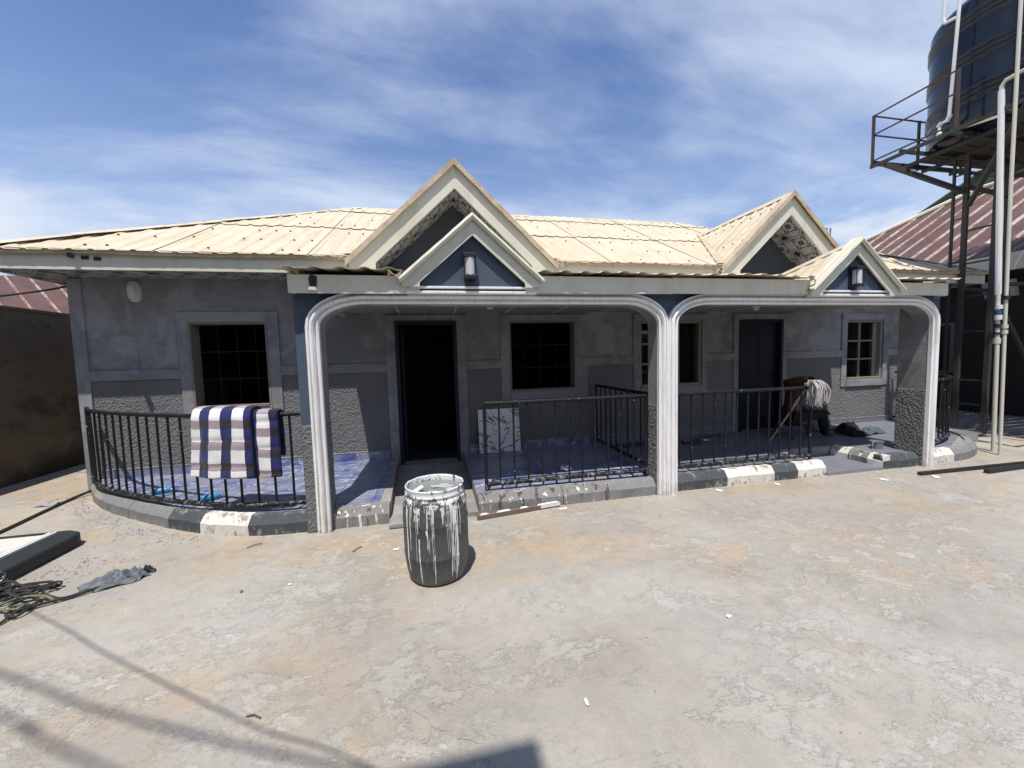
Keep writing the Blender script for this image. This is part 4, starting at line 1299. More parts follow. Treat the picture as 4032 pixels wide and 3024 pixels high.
kerb([(5.89, 4.67), (5.89, 3.965)], [(0.26, 'kerb_white'), (0.26, 'kerb_dripped'), (0.3, 'kerb_white')], kb)
kerb([(5.892, 3.962), (6.525, 3.962)], [(0.7, 'kerb_black')], kb)
kerb(RK2, [(0.52, 'kerb_white'), (0.5, 'kerb_grey'), (0.6, 'kerb_grey'), (0.6, 'kerb_dripped'), (1, 'bare_cement')], kb)
for pz in ((4.864, 4.975),):
    tag(MB().prism([(4.864, 4.10), (4.973, 4.10), (4.973, 4.68), (4.864, 4.68)], 'z', 0.004, FZ-0.002).build('step_cheek', 'bare_cement'), kind='structure')

# ------------------------------------------------------------------ iron railings
RT, RB = 1.15, 0.245
def railing(path, label, posts=(True, True), step=0.166, rb=0.0115, group='black iron veranda railings'):
    r = empty('railing', (0, 0, 0), label, 'railing', group)
    P3 = spline([(*p, 0) for p in path], 6) if len(path) > 2 else resample([(*p, 0) for p in path], 0.2)
    def lv(z, w=0.004): return [(p.x, p.y, z+w*mnoise.noise(p*1.3)) for p in P3]
    smooth_by_angle(MB().tube(lv(RT), 0.023, 8).build('top_rail', 'black_rail_paint', r), 50)
    smooth_by_angle(MB().tube(lv(RB), 0.025, 8).build('bottom_rail', 'black_rail_paint', r), 50)
    Q = resample([tuple(p) for p in P3], step)
    for i, p in enumerate(Q):
        last = i in (0, len(Q)-1)
        rad = 0.021 if (i == 0 and posts[0]) or (i == len(Q)-1 and posts[1]) else rb
        if last and rad == rb: continue
        j = 0.006*mnoise.noise(p*5+Vector((3, 3, 3)))
        MB().tube([(p.x, p.y, RB-(0.06 if rad > 0.02 else 0)), (p.x+j, p.y, 0.7), (p.x, p.y, RT)], rad, 8).build('post' if rad > 0.02 else 'baluster', 'black_rail_paint', r)
    return r
railing(LEFT_RAIL, 'curved black railing on the left balcony with a quilt hung over it')
railing([(0.52, 4.15), (2.46, 4.12)], 'straight black railing beside the propped white tile, right of the open door')
railing([(2.60, 4.30), (2.63, 5.93)], 'black railing running back from the middle pier to the wall', step=0.19)
railing([(2.76, 4.13), (4.86, 4.12)], 'straight black railing with a mop leaning on its end')
railing(RIGHT_RAIL, 'curved black railing beyond the right pier, near the water tower', posts=(True, False))

# ------------------------------------------------------------------ lamps on the house
def bulkhead():
    o = empty('bulkhead_light', (0, 0, 0), 'cream oval bulkhead light high on the left grey wall', 'wall light')
    bm = MB()
    def oval(rx, rz, y):
        return [(-3.848+rx*(abs(math.cos(a))**0.8)*math.copysign(1, math.cos(a)), y, 2.655+rz*(abs(math.sin(a))**0.8)*math.copysign(1, math.sin(a))) for a in [2*math.pi*k/28 for k in range(28)]]
    def loft(rings, name, mat):
        g = MB()
        for R_ in rings: g.v += R_
        for i in range(len(rings)-1):
            for j in range(28):
                q = (j+1) % 28; g.f.append((i*28+j, i*28+q, (i+1)*28+q, (i+1)*28+j)); g.uv.append(None); g.mi.append(0)
        g.f.append(tuple((len(rings)-1)*28+j for j in range(28))); g.uv.append(None); g.mi.append(0)
        smooth_by_angle(g.build(name, mat, o), 40)
    loft([oval(0.075, 0.135, 6.028), oval(0.075, 0.135, 5.985), oval(0.068, 0.126, 5.975)], 'housing', 'off_white_plastic')
    loft([oval(0.05, 0.105, 5.974), oval(0.046, 0.10, 5.945), oval(0.03, 0.075, 5.925), oval(0.01, 0.03, 5.92)], 'diffuser', 'frosted_glass')
bulkhead()
for (x, y, lb) in ((0.745, 5.0, 'small white ceiling lamp holder left of the middle pier'), (5.02, 5.2, 'small white ceiling lamp holder right of the middle pier')):
    o = empty('ceiling_lamp', (0, 0, 0), lb, 'ceiling lamp', 'veranda ceiling lamps')
    MB().lathe([(0.065, 0.0), (0.065, -0.02), (0.05, -0.03)], (x, y, CZ-0.001), 20).build('base', 'off_white_plastic', o)
    MB().lathe([(0.045, -0.03), (0.05, -0.06), (0.02, -0.075)], (x, y, CZ-0.001), 20).build('diffuser', 'frosted_glass', o)
# black lamp holder under the left fascia edge
o = empty('security_camera', (0, 0, 0), 'small black fitting fixed on the left fascia beside two dark vents', 'light fitting')
MB().bbox(-4.105, -4.055, EY-0.035, EY-0.004, 2.965, 2.99, 0.004).build('bracket', 'white_splash', o)
hb = MB(); hb.tube([(-4.06, EY-0.03, 2.955), (-4.03, EY-0.09, 2.955), (-4.01, EY-0.12, 2.95)], [0.022, 0.030, 0.032], 12); hb.build('body', 'black_frame', o)

# ------------------------------------------------------------------ quilt over the left rail
def quilt():
    q = empty('quilt', (0, 0, 0), 'folded navy, white and mauve checked quilt hung over the curved railing', 'quilt')
    RP = spline([(*p, 0) for p in LEFT_RAIL], 10)
    def rail_at(x):
        for i in range(len(RP)-1):
            if RP[i].x <= x <= RP[i+1].x:
                f = (x-RP[i].x)/(RP[i+1].x-RP[i].x); p = RP[i].lerp(RP[i+1], f)
                tg = (RP[i+1]-RP[i]).normalized(); return p, Vector((tg.y, -tg.x, 0))   # normal to the outside
        return RP[-1], Vector((0, -1, 0))
    def layer(name, xa, xb, thick, zf, zbk, uo, skew, off, seed):
        g = MB(); nu, nv = 44, 70
        Lb, Lf = RT-zbk, RT-zf
        rr = 0.045+off
        tot = Lb+math.pi*rr+Lf
        def fn(u, v):
            x = xa+u*(xb-xa)
            s_ = v*tot
            if s_ < Lb: a = (-rr, zbk+s_)
            elif s_ < Lb+math.pi*rr:
                th = (s_-Lb)/rr; a = (-rr*math.cos(th), RT+rr*math.sin(th)*0.75)
            else: a = (rr, RT-(s_-Lb-math.pi*rr))
            hang = max(0, RT-a[1])
            x2 = x+skew*hang*(1-u)-0.03*hang*math.sin(u*3)
            p, nr = rail_at(max(-4.3, min(-1.28, x2)))
            # quilted channels and folds
            ch = -0.009*math.exp(-((s_*1.0 % 0.255)-0.127)**2/0.0006)
            fo = 0.026*mnoise.noise(Vector((u*3.6, s_*1.3, seed)))+0.007*mnoise.noise(Vector((u*11, s_*6, seed+3)))
            sg = 1 if a[0] > 0 else -1
            d_ = a[0]+sg*(ch+fo*min(1, hang*4+0.1)+thick/2)
            ed = 0.03*mnoise.noise(Vector((u*4, seed, 1))) if (v > 0.97 or v < 0.03) else 0
            return (x2+(p.x-x2)*0+nr.x*d_*0.6, p.y+nr.y*d_, a[1]+ed*0.3+thick*0.4*math.exp(-(a[1]-RT)**2*60))
        def uvs(u, v):
            w1 = 0.012*mnoise.noise(Vector((u*5, v*5, seed))); w2 = 0.012*mnoise.noise(Vector((u*5+9, v*5, seed)))
            return (xa+u*(xb-xa)+uo+w1, v*tot+uo*0.7+w2)
        g.grid(fn, nu, nv, uvs=uvs)
        o_ = g.build(name, 'plaid_quilt', q, fix=False)
        o_.data.polygons.foreach_set('use_smooth', [True]*len(o_.data.polygons))
        md = o_.modifiers.new('thick', 'SOLIDIFY'); md.thickness = thick; md.offset = 0; md.use_rim = True
        b_ = o_.modifiers.new('round', 'BEVEL'); b_.width = thick*0.4; b_.segments = 3; b_.limit_method = 'ANGLE'; b_.angle_limit = math.radians(60)
    layer('under_fold', -2.16, -1.52, 0.030, 0.53, 0.72, 0.06, -0.05, 0.0, 2.0)
    layer('upper_fold', -2.31, -1.74, 0.030, 0.555, 0.80, 0.06, -0.12, 0.055, 7.0)
quilt()

# ------------------------------------------------------------------ paint drum
def drum():
    cx, cy = -0.035, 2.925
    d_ = empty('paint_drum', (0, 0, 0), 'dark plastic drum streaked with white paint, standing open in the yard', 'drum')
    prof = [(0.192, 0.0), (0.210, 0.012), (0.224, 0.06), (0.235, 0.13), (0.241, 0.20), (0.2445, 0.205), (0.2445, 0.215), (0.242, 0.222), (0.2435, 0.36), (0.243, 0.44), (0.2455, 0.445), (0.2455, 0.455), (0.242, 0.53), (0.237, 0.59), (0.232, 0.615), (0.226, 0.628), (0.219, 0.634), (0.217, 0.648), (0.2215, 0.652), (0.2225, 0.660), (0.219, 0.665), (0.217, 0.690), (0.220, 0.697), (0.2195, 0.705), (0.214, 0.709), (0.209, 0.703), (0.208, 0.69), (0.208, 0.60)]
    g = MB(); g.lathe(prof, (cx, cy, 0.004), 72, caps=False)
    g.f.append(tuple(range(71, -1, -1))); g.uv.append(None); g.mi.append(0)
    # handle dent on the right shoulder
    for i, v in enumerate(g.v):
        a = math.atan2(v[1]-cy, v[0]-cx); z = v[2]
        da = abs((a+0.62+math.pi) % (2*math.pi)-math.pi); f = math.exp(-(da/0.20)**2)*math.exp(-((z-0.575)/0.035)**2)
        r_ = math.hypot(v[0]-cx, v[1]-cy)
        if r_ > 0.21 and f > 0.02:
            k = 1-0.19*f; g.v[i] = (cx+(v[0]-cx)*k, cy+(v[1]-cy)*k, z)
    o_ = g.build('drum_body', 'splashed_drum', d_); smooth_by_angle(o_, 40)
    # slurry level inside
    s_ = MB(); s_.lathe([(0.2075, 0.0), (0.1, 0.002), (0.01, 0.0)], (cx, cy, 0.668), 48); s_.build('slurry', 'paint_slurry', d_)
    ps = MB(); rn = random.Random(5)
    for (ux, uy, rr) in ((0.07, 0.02, 0.10), (0.13, -0.06, 0.06), (-0.02, -0.10, 0.05), (0.0, 0.03, 0.05)):
        pl = []
        for k in range(18):
            a = 2*math.pi*k/18; r2 = rr*(0.7+0.45*mnoise.noise(Vector((ux*30+math.cos(a)*1.5, uy*30+math.sin(a)*1.5, 2))))
            pl.append((cx+ux+r2*math.cos(a), cy+uy+r2*0.7*math.sin(a)))
        MB().prism(pl, 'z', 0.6715, 0.6765+0.001*ux).build('paint_skin', 'paint_skin', d_)
    ch = MB(); ch.bbox(-0.045, 0.045, -0.018, 0.018, 0.0, 0.018, 0.008)
    co = ch.build('foam_chip', 'white_paper', d_); co.location = (cx-0.12, cy-0.06, 0.681); co.rotation_euler = (0.1, -0.3, 0.6)
    # white runs on the outside, each hugging the wall
    def rad(z):
        z -= 0.004
        for i in range(4, 15):
            (r0, z0), (r1, z1) = prof[i], prof[i+1]
            if z0 <= z <= z1: return r0+(r1-r0)*(z-z0)/max(1e-6, z1-z0)
        for i in range(0, 15):
            (r0, z0), (r1, z1) = prof[i], prof[i+1]
            if z0 <= z <= z1: return r0+(r1-r0)*(z-z0)/max(1e-6, z1-z0)
        return 0.23
    rn = random.Random(11); runs = MB()
    def run(a, zt, zb, w):
        n = max(4, int((zt-zb)/0.02)); L_ = []; R_ = []; M_ = []
        for i in range(n+1):
            f = i/n; z = zt+(zb-zt)*f; aa = a+0.02*mnoise.noise(Vector((a*9, z*9, 1)))
            wd = w*(0.75+0.5*mnoise.noise(Vector((a*31, z*26, 4))))*(1.0-0.25*f)
            if i == n: wd *= 0.4
            r_ = rad(z)
            for lst, s2, ex in ((L_, -1, 0.0006), (M_, 0, 0.0032), (R_, 1, 0.0006)):
                th = aa+s2*wd/r_; lst.append((cx+(r_+ex)*math.cos(th), cy+(r_+ex)*math.sin(th), z))
        for i in range(n):
            runs.face([L_[i], M_[i], M_[i+1], L_[i+1]]); runs.face([M_[i], R_[i], R_[i+1], M_[i+1]])
    for k in range(56):
        a = -math.pi/2+rn.choice((-0.85, -0.6, -0.1, 0.45, 0.62))+rn.gauss(0, 0.16) if k < 46 else rn.uniform(0, 2*math.pi)
        zt = 0.60 if rn.random() < 0.7 else rn.uniform(0.25, 0.58)
        ln_ = rn.choice((0.05, 0.10, 0.16, 0.25, 0.32, 0.40, 0.48))*rn.uniform(0.7, 1.15)
        run(a, zt, max(0.03, zt-ln_), rn.choice((0.0018, 0.003, 0.0045, 0.0065)))
    for a in (-1.05, -0.98, -0.93, -0.88, -1.10): run(a, 0.59, rn.uniform(0.06, 0.2), 0.0045)
    tag(runs.build('paint_run', 'white_splash', d_, fix=False), kind='stuff')
    rm = MB()
    for k in range(8):
        a = rn.uniform(0, 2*math.pi); 
        for i in range(3):
            th = a+i*0.05; rm.bbox(cx+0.2145*math.cos(th)-0.008, cx+0.2145*math.cos(th)+0.008, cy+0.2145*math.sin(th)-0.007, cy+0.2145*math.sin(th)+0.007, 0.702, 0.7125, 0.004)
    tag(rm.build('rim_splash', 'white_splash', d_), kind='stuff')
drum()

# ------------------------------------------------------------------ things on the veranda
sl = MB(); sl.bbox(0, 0.66, 0, 0.014, 0, 0.68, 0.002)
o = sl.build('loose_tile', 'white_veined_tile'); o.location = (0.64, 5.84, FZ+0.002); o.rotation_euler = (math.radians(-9), 0, 0)
tag(o, 'white black-veined floor tile leaning on the wall behind the railing', 'tile')

# steel bar splashed with white paint
o = empty('steel_bar', (0, 0, 0), 'brown steel box bar splashed white, lying before the kerb', 'bar')
bb = MB(); bb.bbox(0, 0.93, -0.024, 0.024, 0.0, 0.045, 0.003); p_ = bb.build('bar_body', 'brown_steel_bar', o)
bs = MB(); 
for (a, c) in ((0.02, 0.12), (0.2, 0.36), (0.46, 0.56), (0.66, 0.925)):
    pl = [(a, -0.02), (c, -0.018), (c-0.02, 0.022), (a+0.03, 0.02)]
    MB().prism(pl, 'z', 0.0455, 0.048).build('paint_splash', 'white_splash', o)
MB().box(0.70, 0.932, -0.0262, -0.0245, 0.012, 0.044).build('paint_splash', 'white_splash', o)
o.location = (0.37, 3.80, 0.004); o.rotation_euler = (0, 0, math.radians(8.3))

# white sandal-like scrap and blue bottle
def scrap(name, label, cat, mat, loc, size, rotz, kind='flat', group=None):
    g = MB(); sx, sy, sz = size
    pts = []
    n = 11; rn = random.Random(hash(label) % 1000 if False else sum(map(ord, label)))
    for k in range(n):
        a = 2*math.pi*k/n; r_ = rn.uniform(0.75, 1.05); pts.append((sx*r_*math.cos(a), sy*r_*math.sin(a)))
    g.grid(lambda u, v: (sx*(2*u-1)*(1-0.25*abs(2*v-1)), sy*(2*v-1)*(1-0.3*(2*u-1)**2), sz*(0.5+mnoise.noise(Vector((u*3, v*3, sx*40))))), 6, 5)
    o_ = g.build(name, mat, fix=False); md = o_.modifiers.new('t', 'SOLIDIFY'); md.thickness = max(0.003, sz*0.2); md.offset = 1
    o_.location = loc; o_.rotation_euler = (0, 0, rotz); tag(o_, label, cat, group); return o_
scrap('crumpled_rag', 'small white rag on the blue tiles behind the straight railing', 'rag', 'white_paper', (1.62, 4.62, FZ+0.005), (0.09, 0.05, 0.05), 0.4)
def bottle(loc, rotz, label):
    o_ = empty('plastic_bottle', (0, 0, 0), label, 'bottle', 'blue bottles on the left balcony')
    b_ = MB(); b_.lathe([(0.0, 0.0), (0.032, 0.002), (0.034, 0.03), (0.034, 0.13), (0.026, 0.16), (0.013, 0.175), (0.013, 0.185)], (0, 0, 0), 16, caps=False)
    p1 = b_.build('bottle_body', 'blue_plastic', o_, smooth=True)
    c_ = MB().lathe([(0.015, 0.183), (0.015, 0.205)], (0, 0, 0), 12).build('cap', 'white_paper', o_)
    o_.location = loc; o_.rotation_euler = (0, math.radians(90), rotz)
bottle((-2.55, 4.66, FZ+0.036), 0.5, 'blue bottle lying inside the curved railing, nearer the quilt')
bottle((-3.28, 5.10, FZ+0.036), 0.2, 'blue bottle lying inside the curved railing, nearer the wall corner')

# mop leaning on the right railing end
mp = empty('mop', (0, 0, 0), 'grey string mop leaning upside down on the railing end', 'mop')
MB().tube([(4.735, 4.72, FZ+0.01), (4.785, 4.105, 1.17)], 0.012, 10).build('handle', 'wood_handle', mp)
MB().bbox(4.74, 4.86, 4.075, 4.125, 1.17, 1.215, 0.012).build('mop_clamp', 'grey_plastic', mp)
rn = random.Random(4)
for k in range(95):
    a = rn.uniform(0, 1); sx = 4.775+0.10*a
    ex = sx+rn.uniform(-0.03, 0.125)*(0.3+a); ey = 4.10-rn.uniform(-0.04, 0.13); ln_ = rn.uniform(0.22, 0.34)-0.12*abs(ex-4.86)/0.2*rn.random()
    top = 1.215+rn.uniform(0, 0.035)
    pth = spline([(sx, 4.10+rn.uniform(-.01, .01), 1.195), (sx+(ex-sx)*0.35, 4.10+(ey-4.10)*0.5, top), (ex-(0.01 if a > .5 else 0), ey, top-0.08), (ex+rn.uniform(-.015, .02), ey-0.005, top-ln_*0.6), (ex+rn.uniform(-.02, .025), ey+rn.uniform(-.01, .01), top-ln_)], 3)
    MB().tube(pth, [0.0058]*(len(pth)-1)+[0.003], 5).build('mop_strand', 'mop_cotton', mp)

# pile of wet clothes
def heap(name, label, mat, c, rx, ry, h, seed, cat='clothes', nu=40, nv=26):
    g = MB()
    def fn(u, v):
        x, y = 2*u-1, 2*v-1; r_ = math.hypot(x, y)
        ang = math.atan2(y, x)
        lim = 0.72+0.30*mnoise.noise(Vector((math.cos(ang)*1.4, math.sin(ang)*1.4, seed)))
        k = lim if r_ > 1e-6 else 0
        f = max(0, 1-r_**2.2/1.5)
        hh = h*f*(0.45+0.9*max(0, 0.5+mnoise.noise(Vector((x*2.0, y*2.3, seed+2)))+0.4*mnoise.noise(Vector((x*5, y*5, seed)))))
        return (c[0]+rx*x*k, c[1]+ry*y*k, c[2]+max(0.004, hh))
    g.grid(fn, nu, nv)
    o_ = g.build(name, mat, fix=False); o_.data.polygons.foreach_set('use_smooth', [True]*len(o_.data.polygons))
    md = o_.modifiers.new('t', 'SOLIDIFY'); md.thickness = 0.006; md.offset = -1
    if label: tag(o_, label, cat)
    return o_
cl = empty('clothes_pile', (0, 0, 0), 'heap of black and blue-grey clothes dropped on the veranda floor', 'clothes')
for nm, mt_, c_, rx, ry, h_, sd in (('garment', 'black_cloth', (7.02, 5.28, FZ+0.003), 0.30, 0.22, 0.17, 3), ('garment', 'blue_grey_cloth', (7.36, 5.16, FZ+0.003), 0.32, 0.14, 0.10, 8), ('garment', 'black_cloth', (6.98, 5.08, FZ+0.003), 0.24, 0.12, 0.09, 12), ('garment', 'blue_grey_cloth', (6.82, 5.42, FZ+0.003), 0.25, 0.13, 0.08, 5)):
    h = heap(nm, None, mt_, c_, rx, ry, h_, sd); h.parent = cl

# grey plastic measure with handle
o = empty('plastic_bowl', (0, 0, 0), 'grey plastic cup with a handle on the entry step', 'cup')
b_ = MB(); b_.lathe([(0.055, 0.0), (0.062, 0.004), (0.075, 0.095), (0.082, 0.10), (0.082, 0.106), (0.072, 0.104), (0.058, 0.008), (0.0, 0.006)], (6.345, 4.36, FZ+0.001), 28)
smooth_by_angle(b_.build('cup_body', 'grey_plastic', o), 40)
MB().tube([(6.268, 4.345, FZ+0.103), (6.225, 4.33, FZ+0.10), (6.215, 4.327, FZ+0.06), (6.218, 4.328, FZ+0.03)], 0.008, 6).build('handle', 'grey_plastic', o)

# cardboard and sticks by the wall in the right veranda
o = empty('cardboard_scrap', (0, 0, 0), 'torn brown cardboard with white flap on the dark veranda floor', 'cardboard')
g = MB(); g.grid(lambda u, v: (3.95+0.38*u, 5.42+0.26*v+0.04*u, FZ+0.02+0.05*abs(math.sin(u*3+v))), 5, 4)
p_ = g.build('card', 'brown_card', o, fix=False); p_.modifiers.new('t', 'SOLIDIFY').thickness = 0.006
MB().prism([(4.20, 5.35), (4.34, 5.36), (4.36, 5.47), (4.24, 5.46)], 'z', FZ+0.05, FZ+0.056).build('flap', 'white_paper', o)
MB().prism([(3.97, 5.36), (4.18, 5.35), (4.20, 5.41), (3.98, 5.42)], 'z', FZ+0.03, FZ+0.05).build('flap', 'blue_joint', o)
for i, (a, c) in enumerate((((2.85, 5.62), (4.9, 5.78)), ((2.9, 5.5), (4.5, 5.60)))):
    tag(MB().tube([(*a, FZ+0.018), (*c, FZ+0.018)], 0.016, 6).build('loose_rod', 'rusty_steel'), ['dark rod lying along the wall foot behind the cardboard', 'dark rod lying in front of the cardboard on the veranda'][i], 'rod', 'rods on the veranda floor')

# ------------------------------------------------------------------ person hunched on a low stool in the shade
def skin_chain(name, verts, edges, radii, mat, parent, sub=2, root=0):
    me = bpy.data.meshes.new(name); me.from_pydata([tuple(v) for v in verts], edges, [])
    me.materials.append(MATS[mat]); o_ = bpy.data.objects.new(name, me); COL.objects.link(o_); o_.parent = parent
    sm = o_.modifiers.new('skin', 'SKIN'); sm.use_smooth_shade = True
    for i, r_ in enumerate(radii):
        sv = me.skin_vertices[0].data[i]; sv.radius = r_ if isinstance(r_, tuple) else (r_, r_); sv.use_root = (i == root)
    s2 = o_.modifiers.new('sub', 'SUBSURF'); s2.levels = sub; s2.render_levels = sub
    return o_
pe = empty('person', (0, 0, 0), 'person in dark red shirt and black trousers hunched behind the mop', 'person')
BX, BY = 5.86, 5.30
V = [(BX, BY, 0.56), (BX+0.02, BY, 0.76), (BX+0.06, BY, 0.96), (BX+0.14, BY, 1.11), (BX+0.22, BY-0.01, 1.16), (BX+0.31, BY-0.02, 1.12), (BX+0.36, BY-0.02, 1.06),   # 0-6 spine, neck, head
     (BX+0.12, BY-0.19, 1.09), (BX+0.24, BY-0.26, 0.86), (BX+0.42, BY-0.20, 0.68), (BX+0.48, BY-0.18, 0.62),          # 7-10 near arm
     (BX+0.12, BY+0.19, 1.09), (BX+0.24, BY+0.26, 0.86), (BX+0.42, BY+0.20, 0.68), (BX+0.48, BY+0.18, 0.62),           # 11-14 far arm
     (BX+0.02, BY-0.12, 0.52), (BX+0.44, BY-0.15, 0.58), (BX+0.53, BY-0.14, 0.24), (BX+0.55, BY-0.14, FZ+0.06), (BX+0.70, BY-0.16, FZ+0.04),    # near leg
     (BX+0.02, BY+0.12, 0.52), (BX+0.44, BY+0.17, 0.58), (BX+0.60, BY+0.18, 0.24), (BX+0.62, BY+0.18, FZ+0.06), (BX+0.77, BY+0.20, FZ+0.04)]
E_ = [(0, 1), (1, 2), (2, 3), (3, 4), (4, 5), (5, 6), (3, 7), (7, 8), (8, 9), (9, 10), (3, 11), (11, 12), (12, 13), (13, 14), (0, 15), (15, 16), (16, 17), (17, 18), (18, 19), (0, 20), (20, 21), (21, 22), (22, 23), (23, 24)]
Rr = [0.12, 0.11, 0.125, 0.10, 0.055, 0.085, 0.08, 0.065, 0.048, 0.036, 0.03, 0.065, 0.048, 0.036, 0.03, 0.095, 0.07, 0.05, 0.042, 0.03, 0.095, 0.07, 0.05, 0.042, 0.03]
body = skin_chain('body', V, E_, Rr, 'skin', pe)
# clothing grown over the same joints
ti = [0, 1, 2, 3, 7, 8, 11, 12]; mp_ = {i: k for k, i in enumerate(ti)}
skin_chain('shirt', [V[i] for i in ti], [(0, 1), (1, 2), (2, 3), (3, 4), (4, 5), (3, 6), (6, 7)], [Rr[i]+0.016 for i in ti], 'red_shirt', pe)
ti = [0, 15, 16, 17, 18, 20, 21, 22, 23]
skin_chain('trousers', [V[i] for i in ti], [(0, 1), (1, 2), (2, 3), (3, 4), (0, 5), (5, 6), (6, 7), (7, 8)], [Rr[i]+0.016 for i in ti], 'black_cloth', pe)
hb = MB(); hb.lathe([(0.001, -0.02), (0.07, -0.01), (0.095, 0.03), (0.085, 0.08), (0.05, 0.105), (0.001, 0.112)], (BX+0.315, BY-0.02, 1.085), 18, caps=False); hb.build('hair', 'hair', pe, smooth=True)
for s2 in (0, 1):
    hx, hy, hz = V[10] if s2 == 0 else V[14]
    for k in range(5):
        oy = (k-2)*0.018*(1 if k else 1.4)
        MB().tube([(hx, hy+oy*0.6, hz), (hx+0.04-(0.015 if k in (0, 4) else 0), hy+oy, hz-0.03), (hx+0.055-(0.02 if k in (0, 4) else 0), hy+oy, hz-0.065+(0.015 if k == 0 else 0))], [0.010, 0.009, 0.007], 6).build('finger', 'skin', pe, smooth=True)
so_ = empty('low_stool', (0, 0, 0), 'low dark stool under the person in the shaded veranda', 'stool')
MB().bbox(BX-0.17, BX+0.17, BY-0.17, BY+0.17, 0.385, 0.415, 0.012).build('seat', 'stool_plastic', so_)
for sx in (-1, 1):
    for sy in (-1, 1):
        MB().tube([(BX+sx*0.17, BY+sy*0.17, FZ), (BX+sx*0.14, BY+sy*0.14, 0.385)], 0.017, 6).build('leg', 'stool_plastic', so_)
# ------------------------------------------------------------------ left boundary wall and the roof behind it
g = MB(); g.box(-6.28, -6.08, -8.0, 22.0, 0, 2.56); g.box(-6.30, -6.06, -8.0, 22.0, 2.56, 2.60)
tag(g.build('boundary_wall', 'weathered_render'), 'tall dark weathered wall along the left side passage', 'wall')
def striped_roof(parent, to3d, u0, u1, vhi, sheet_w, pitch, rib, mats=('brown_roof_sheet', 'faded_rib')):
    u = u0; k = 0
    while u < u1-0.02:
        ue = min(u+sheet_w, u1); g = MB(); x = u
        lift = 0.006*(k % 2)
        while x < ue-1e-4:
            xa = x; rib_ = rib; rib = rib_*(0.75+0.6*mnoise.noise(Vector((x*5.3, u0, 5)))); segs_ = [(0, pitch-rib, 0, 0, 0), (pitch-rib, pitch-rib*0.7, 0, 0.03, 1), (pitch-rib*0.7, pitch-rib*0.3, 0.03, 0.03, 1), (pitch-rib*0.3, pitch, 0.03, 0, 1)]
            for (a, c, ha, hc, mi) in segs_:
                p, q = min(xa+a, ue), min(xa+c, ue)
                if q-p < 1e-4: continue
                va, vc = vhi(p), vhi(q)
                if va <= 0.01 and vc <= 0.01: continue
                n = 4
                for j in range(n):
                    g.face([to3d(p, va*j/n, ha+lift), to3d(q, vc*j/n, hc+lift), to3d(q, vc*(j+1)/n, hc+lift), to3d(p, va*(j+1)/n, ha+lift)], mi)
            x += pitch; rib = rib_
        if g.f:
            o_ = g.build('roof_sheet', list(mats), parent, fix=False)
        u = ue; k += 1
nl = empty('neighbour_house', (0, 0, 0), 'house with rusty brown striped roof behind the left boundary wall', 'house')
rp = empty('roof', parent=nl)
def l3(u, v, l):
    v = v+max(0.0, (0.62*u-1.15)/0.78)
    return Vector((-7.6+0.62*u-0.78*v, 6.5+0.78*u+0.62*v, 2.25+0.55*v+l))
striped_roof(rp, l3, -7.0, 9.0, lambda u: 2.3-max(0.0, (0.62*u-1.15)/0.78)*0.6, 1.28, 0.32, 0.05)
MB().prism([(-7.9, 6.4), (-6.7, 8.0), (-10.5, 11.2), (-11.8, 9.4)], 'z', 0, 2.2).build('wall', 'far_wall', nl)

# ------------------------------------------------------------------ right neighbour
nr_ = empty('neighbour_house', (0, 0, 0), 'house with large brown and cream striped roof behind the water tower', 'house')
rp = empty('roof', parent=nr_)
def r3(u, v, l): return Vector((11.5+v-0.5*l, u, 3.50+0.60*v+0.86*l))
striped_roof(rp, r3, -6.0, 13.2, lambda u: max(0.0, min(4.5, 13.2-u, u+6.0)), 0.92, 0.46, 0.10)
g = MB(); g.face([(16.0, 8.7, 6.2), (16.0, -1.5, 6.2), (20.5, -6, 3.5), (20.5, 13.2, 3.5)]); g.build('back_slope', 'brown_roof_sheet', rp, fix=False)
g = MB(); g.face([(11.5, 13.2, 3.5), (16.0, 8.7, 6.2), (20.5, 13.2, 3.5)]); g.build('end_slope', 'brown_roof_sheet', rp, fix=False)
g = MB(); g.tube([(11.5, 13.2, 3.56), (16.0, 8.7, 6.26), (16.0, -1.5, 6.26)], 0.06, 6); g.build('ridge_cap', 'cream_fascia', rp)
MB().box(11.47, 11.50, -6, 13.2, 3.14, 3.49).build('fascia_board', 'cream_fascia', nr_)
MB().box(11.501, 12.2, -6, 13.2, 3.12, 3.139).build('soffit', 'dark_interior', nr_)
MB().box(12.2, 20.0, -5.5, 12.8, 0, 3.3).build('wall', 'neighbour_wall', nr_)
for yv in (1.5, 4.4, 7.4):
    w_ = empty('window', parent=nr_)
    MB().box(12.17, 12.199, yv-0.55, yv+0.55, 1.0, 2.2).build('frame', 'weathered_jamb', w_)
    MB().box(12.15, 12.169, yv-0.48, yv+0.48, 1.06, 2.14).build('pane', 'black_frame', w_)
MB().box(10.32, 12.199, -5.5, 12.8, 0.004, 0.10).build('plinth', 'bare_cement', nr_)
g = MB(); g.box(10.9, 11.1, 8.2, 12.8, 0.1, 2.3); g.box(10.06, 10.9, 12.3, 12.5, 0, 2.3)
tag(g.build('boundary_wall', 'weathered_render'), 'dark wall closing the passage right of the bungalow', 'wall')
g = MB()
for i in range(9):
    a = 5.42+0.055*i
    g.face([(11.30+0.012*(i % 2), a, 2.60), (11.30+0.012*((i+1) % 2), a+0.055, 2.60), (11.18+0.012*((i+1) % 2), a+0.055, 2.92), (11.18+0.012*(i % 2), a, 2.92)])
o = g.build('metal_sheet', 'pale_sheet', fix=False); o.modifiers.new('t', 'SOLIDIFY').thickness = 0.003
tag(o, 'pale corrugated metal sheet hung under the right neighbour eave', 'metal sheet')
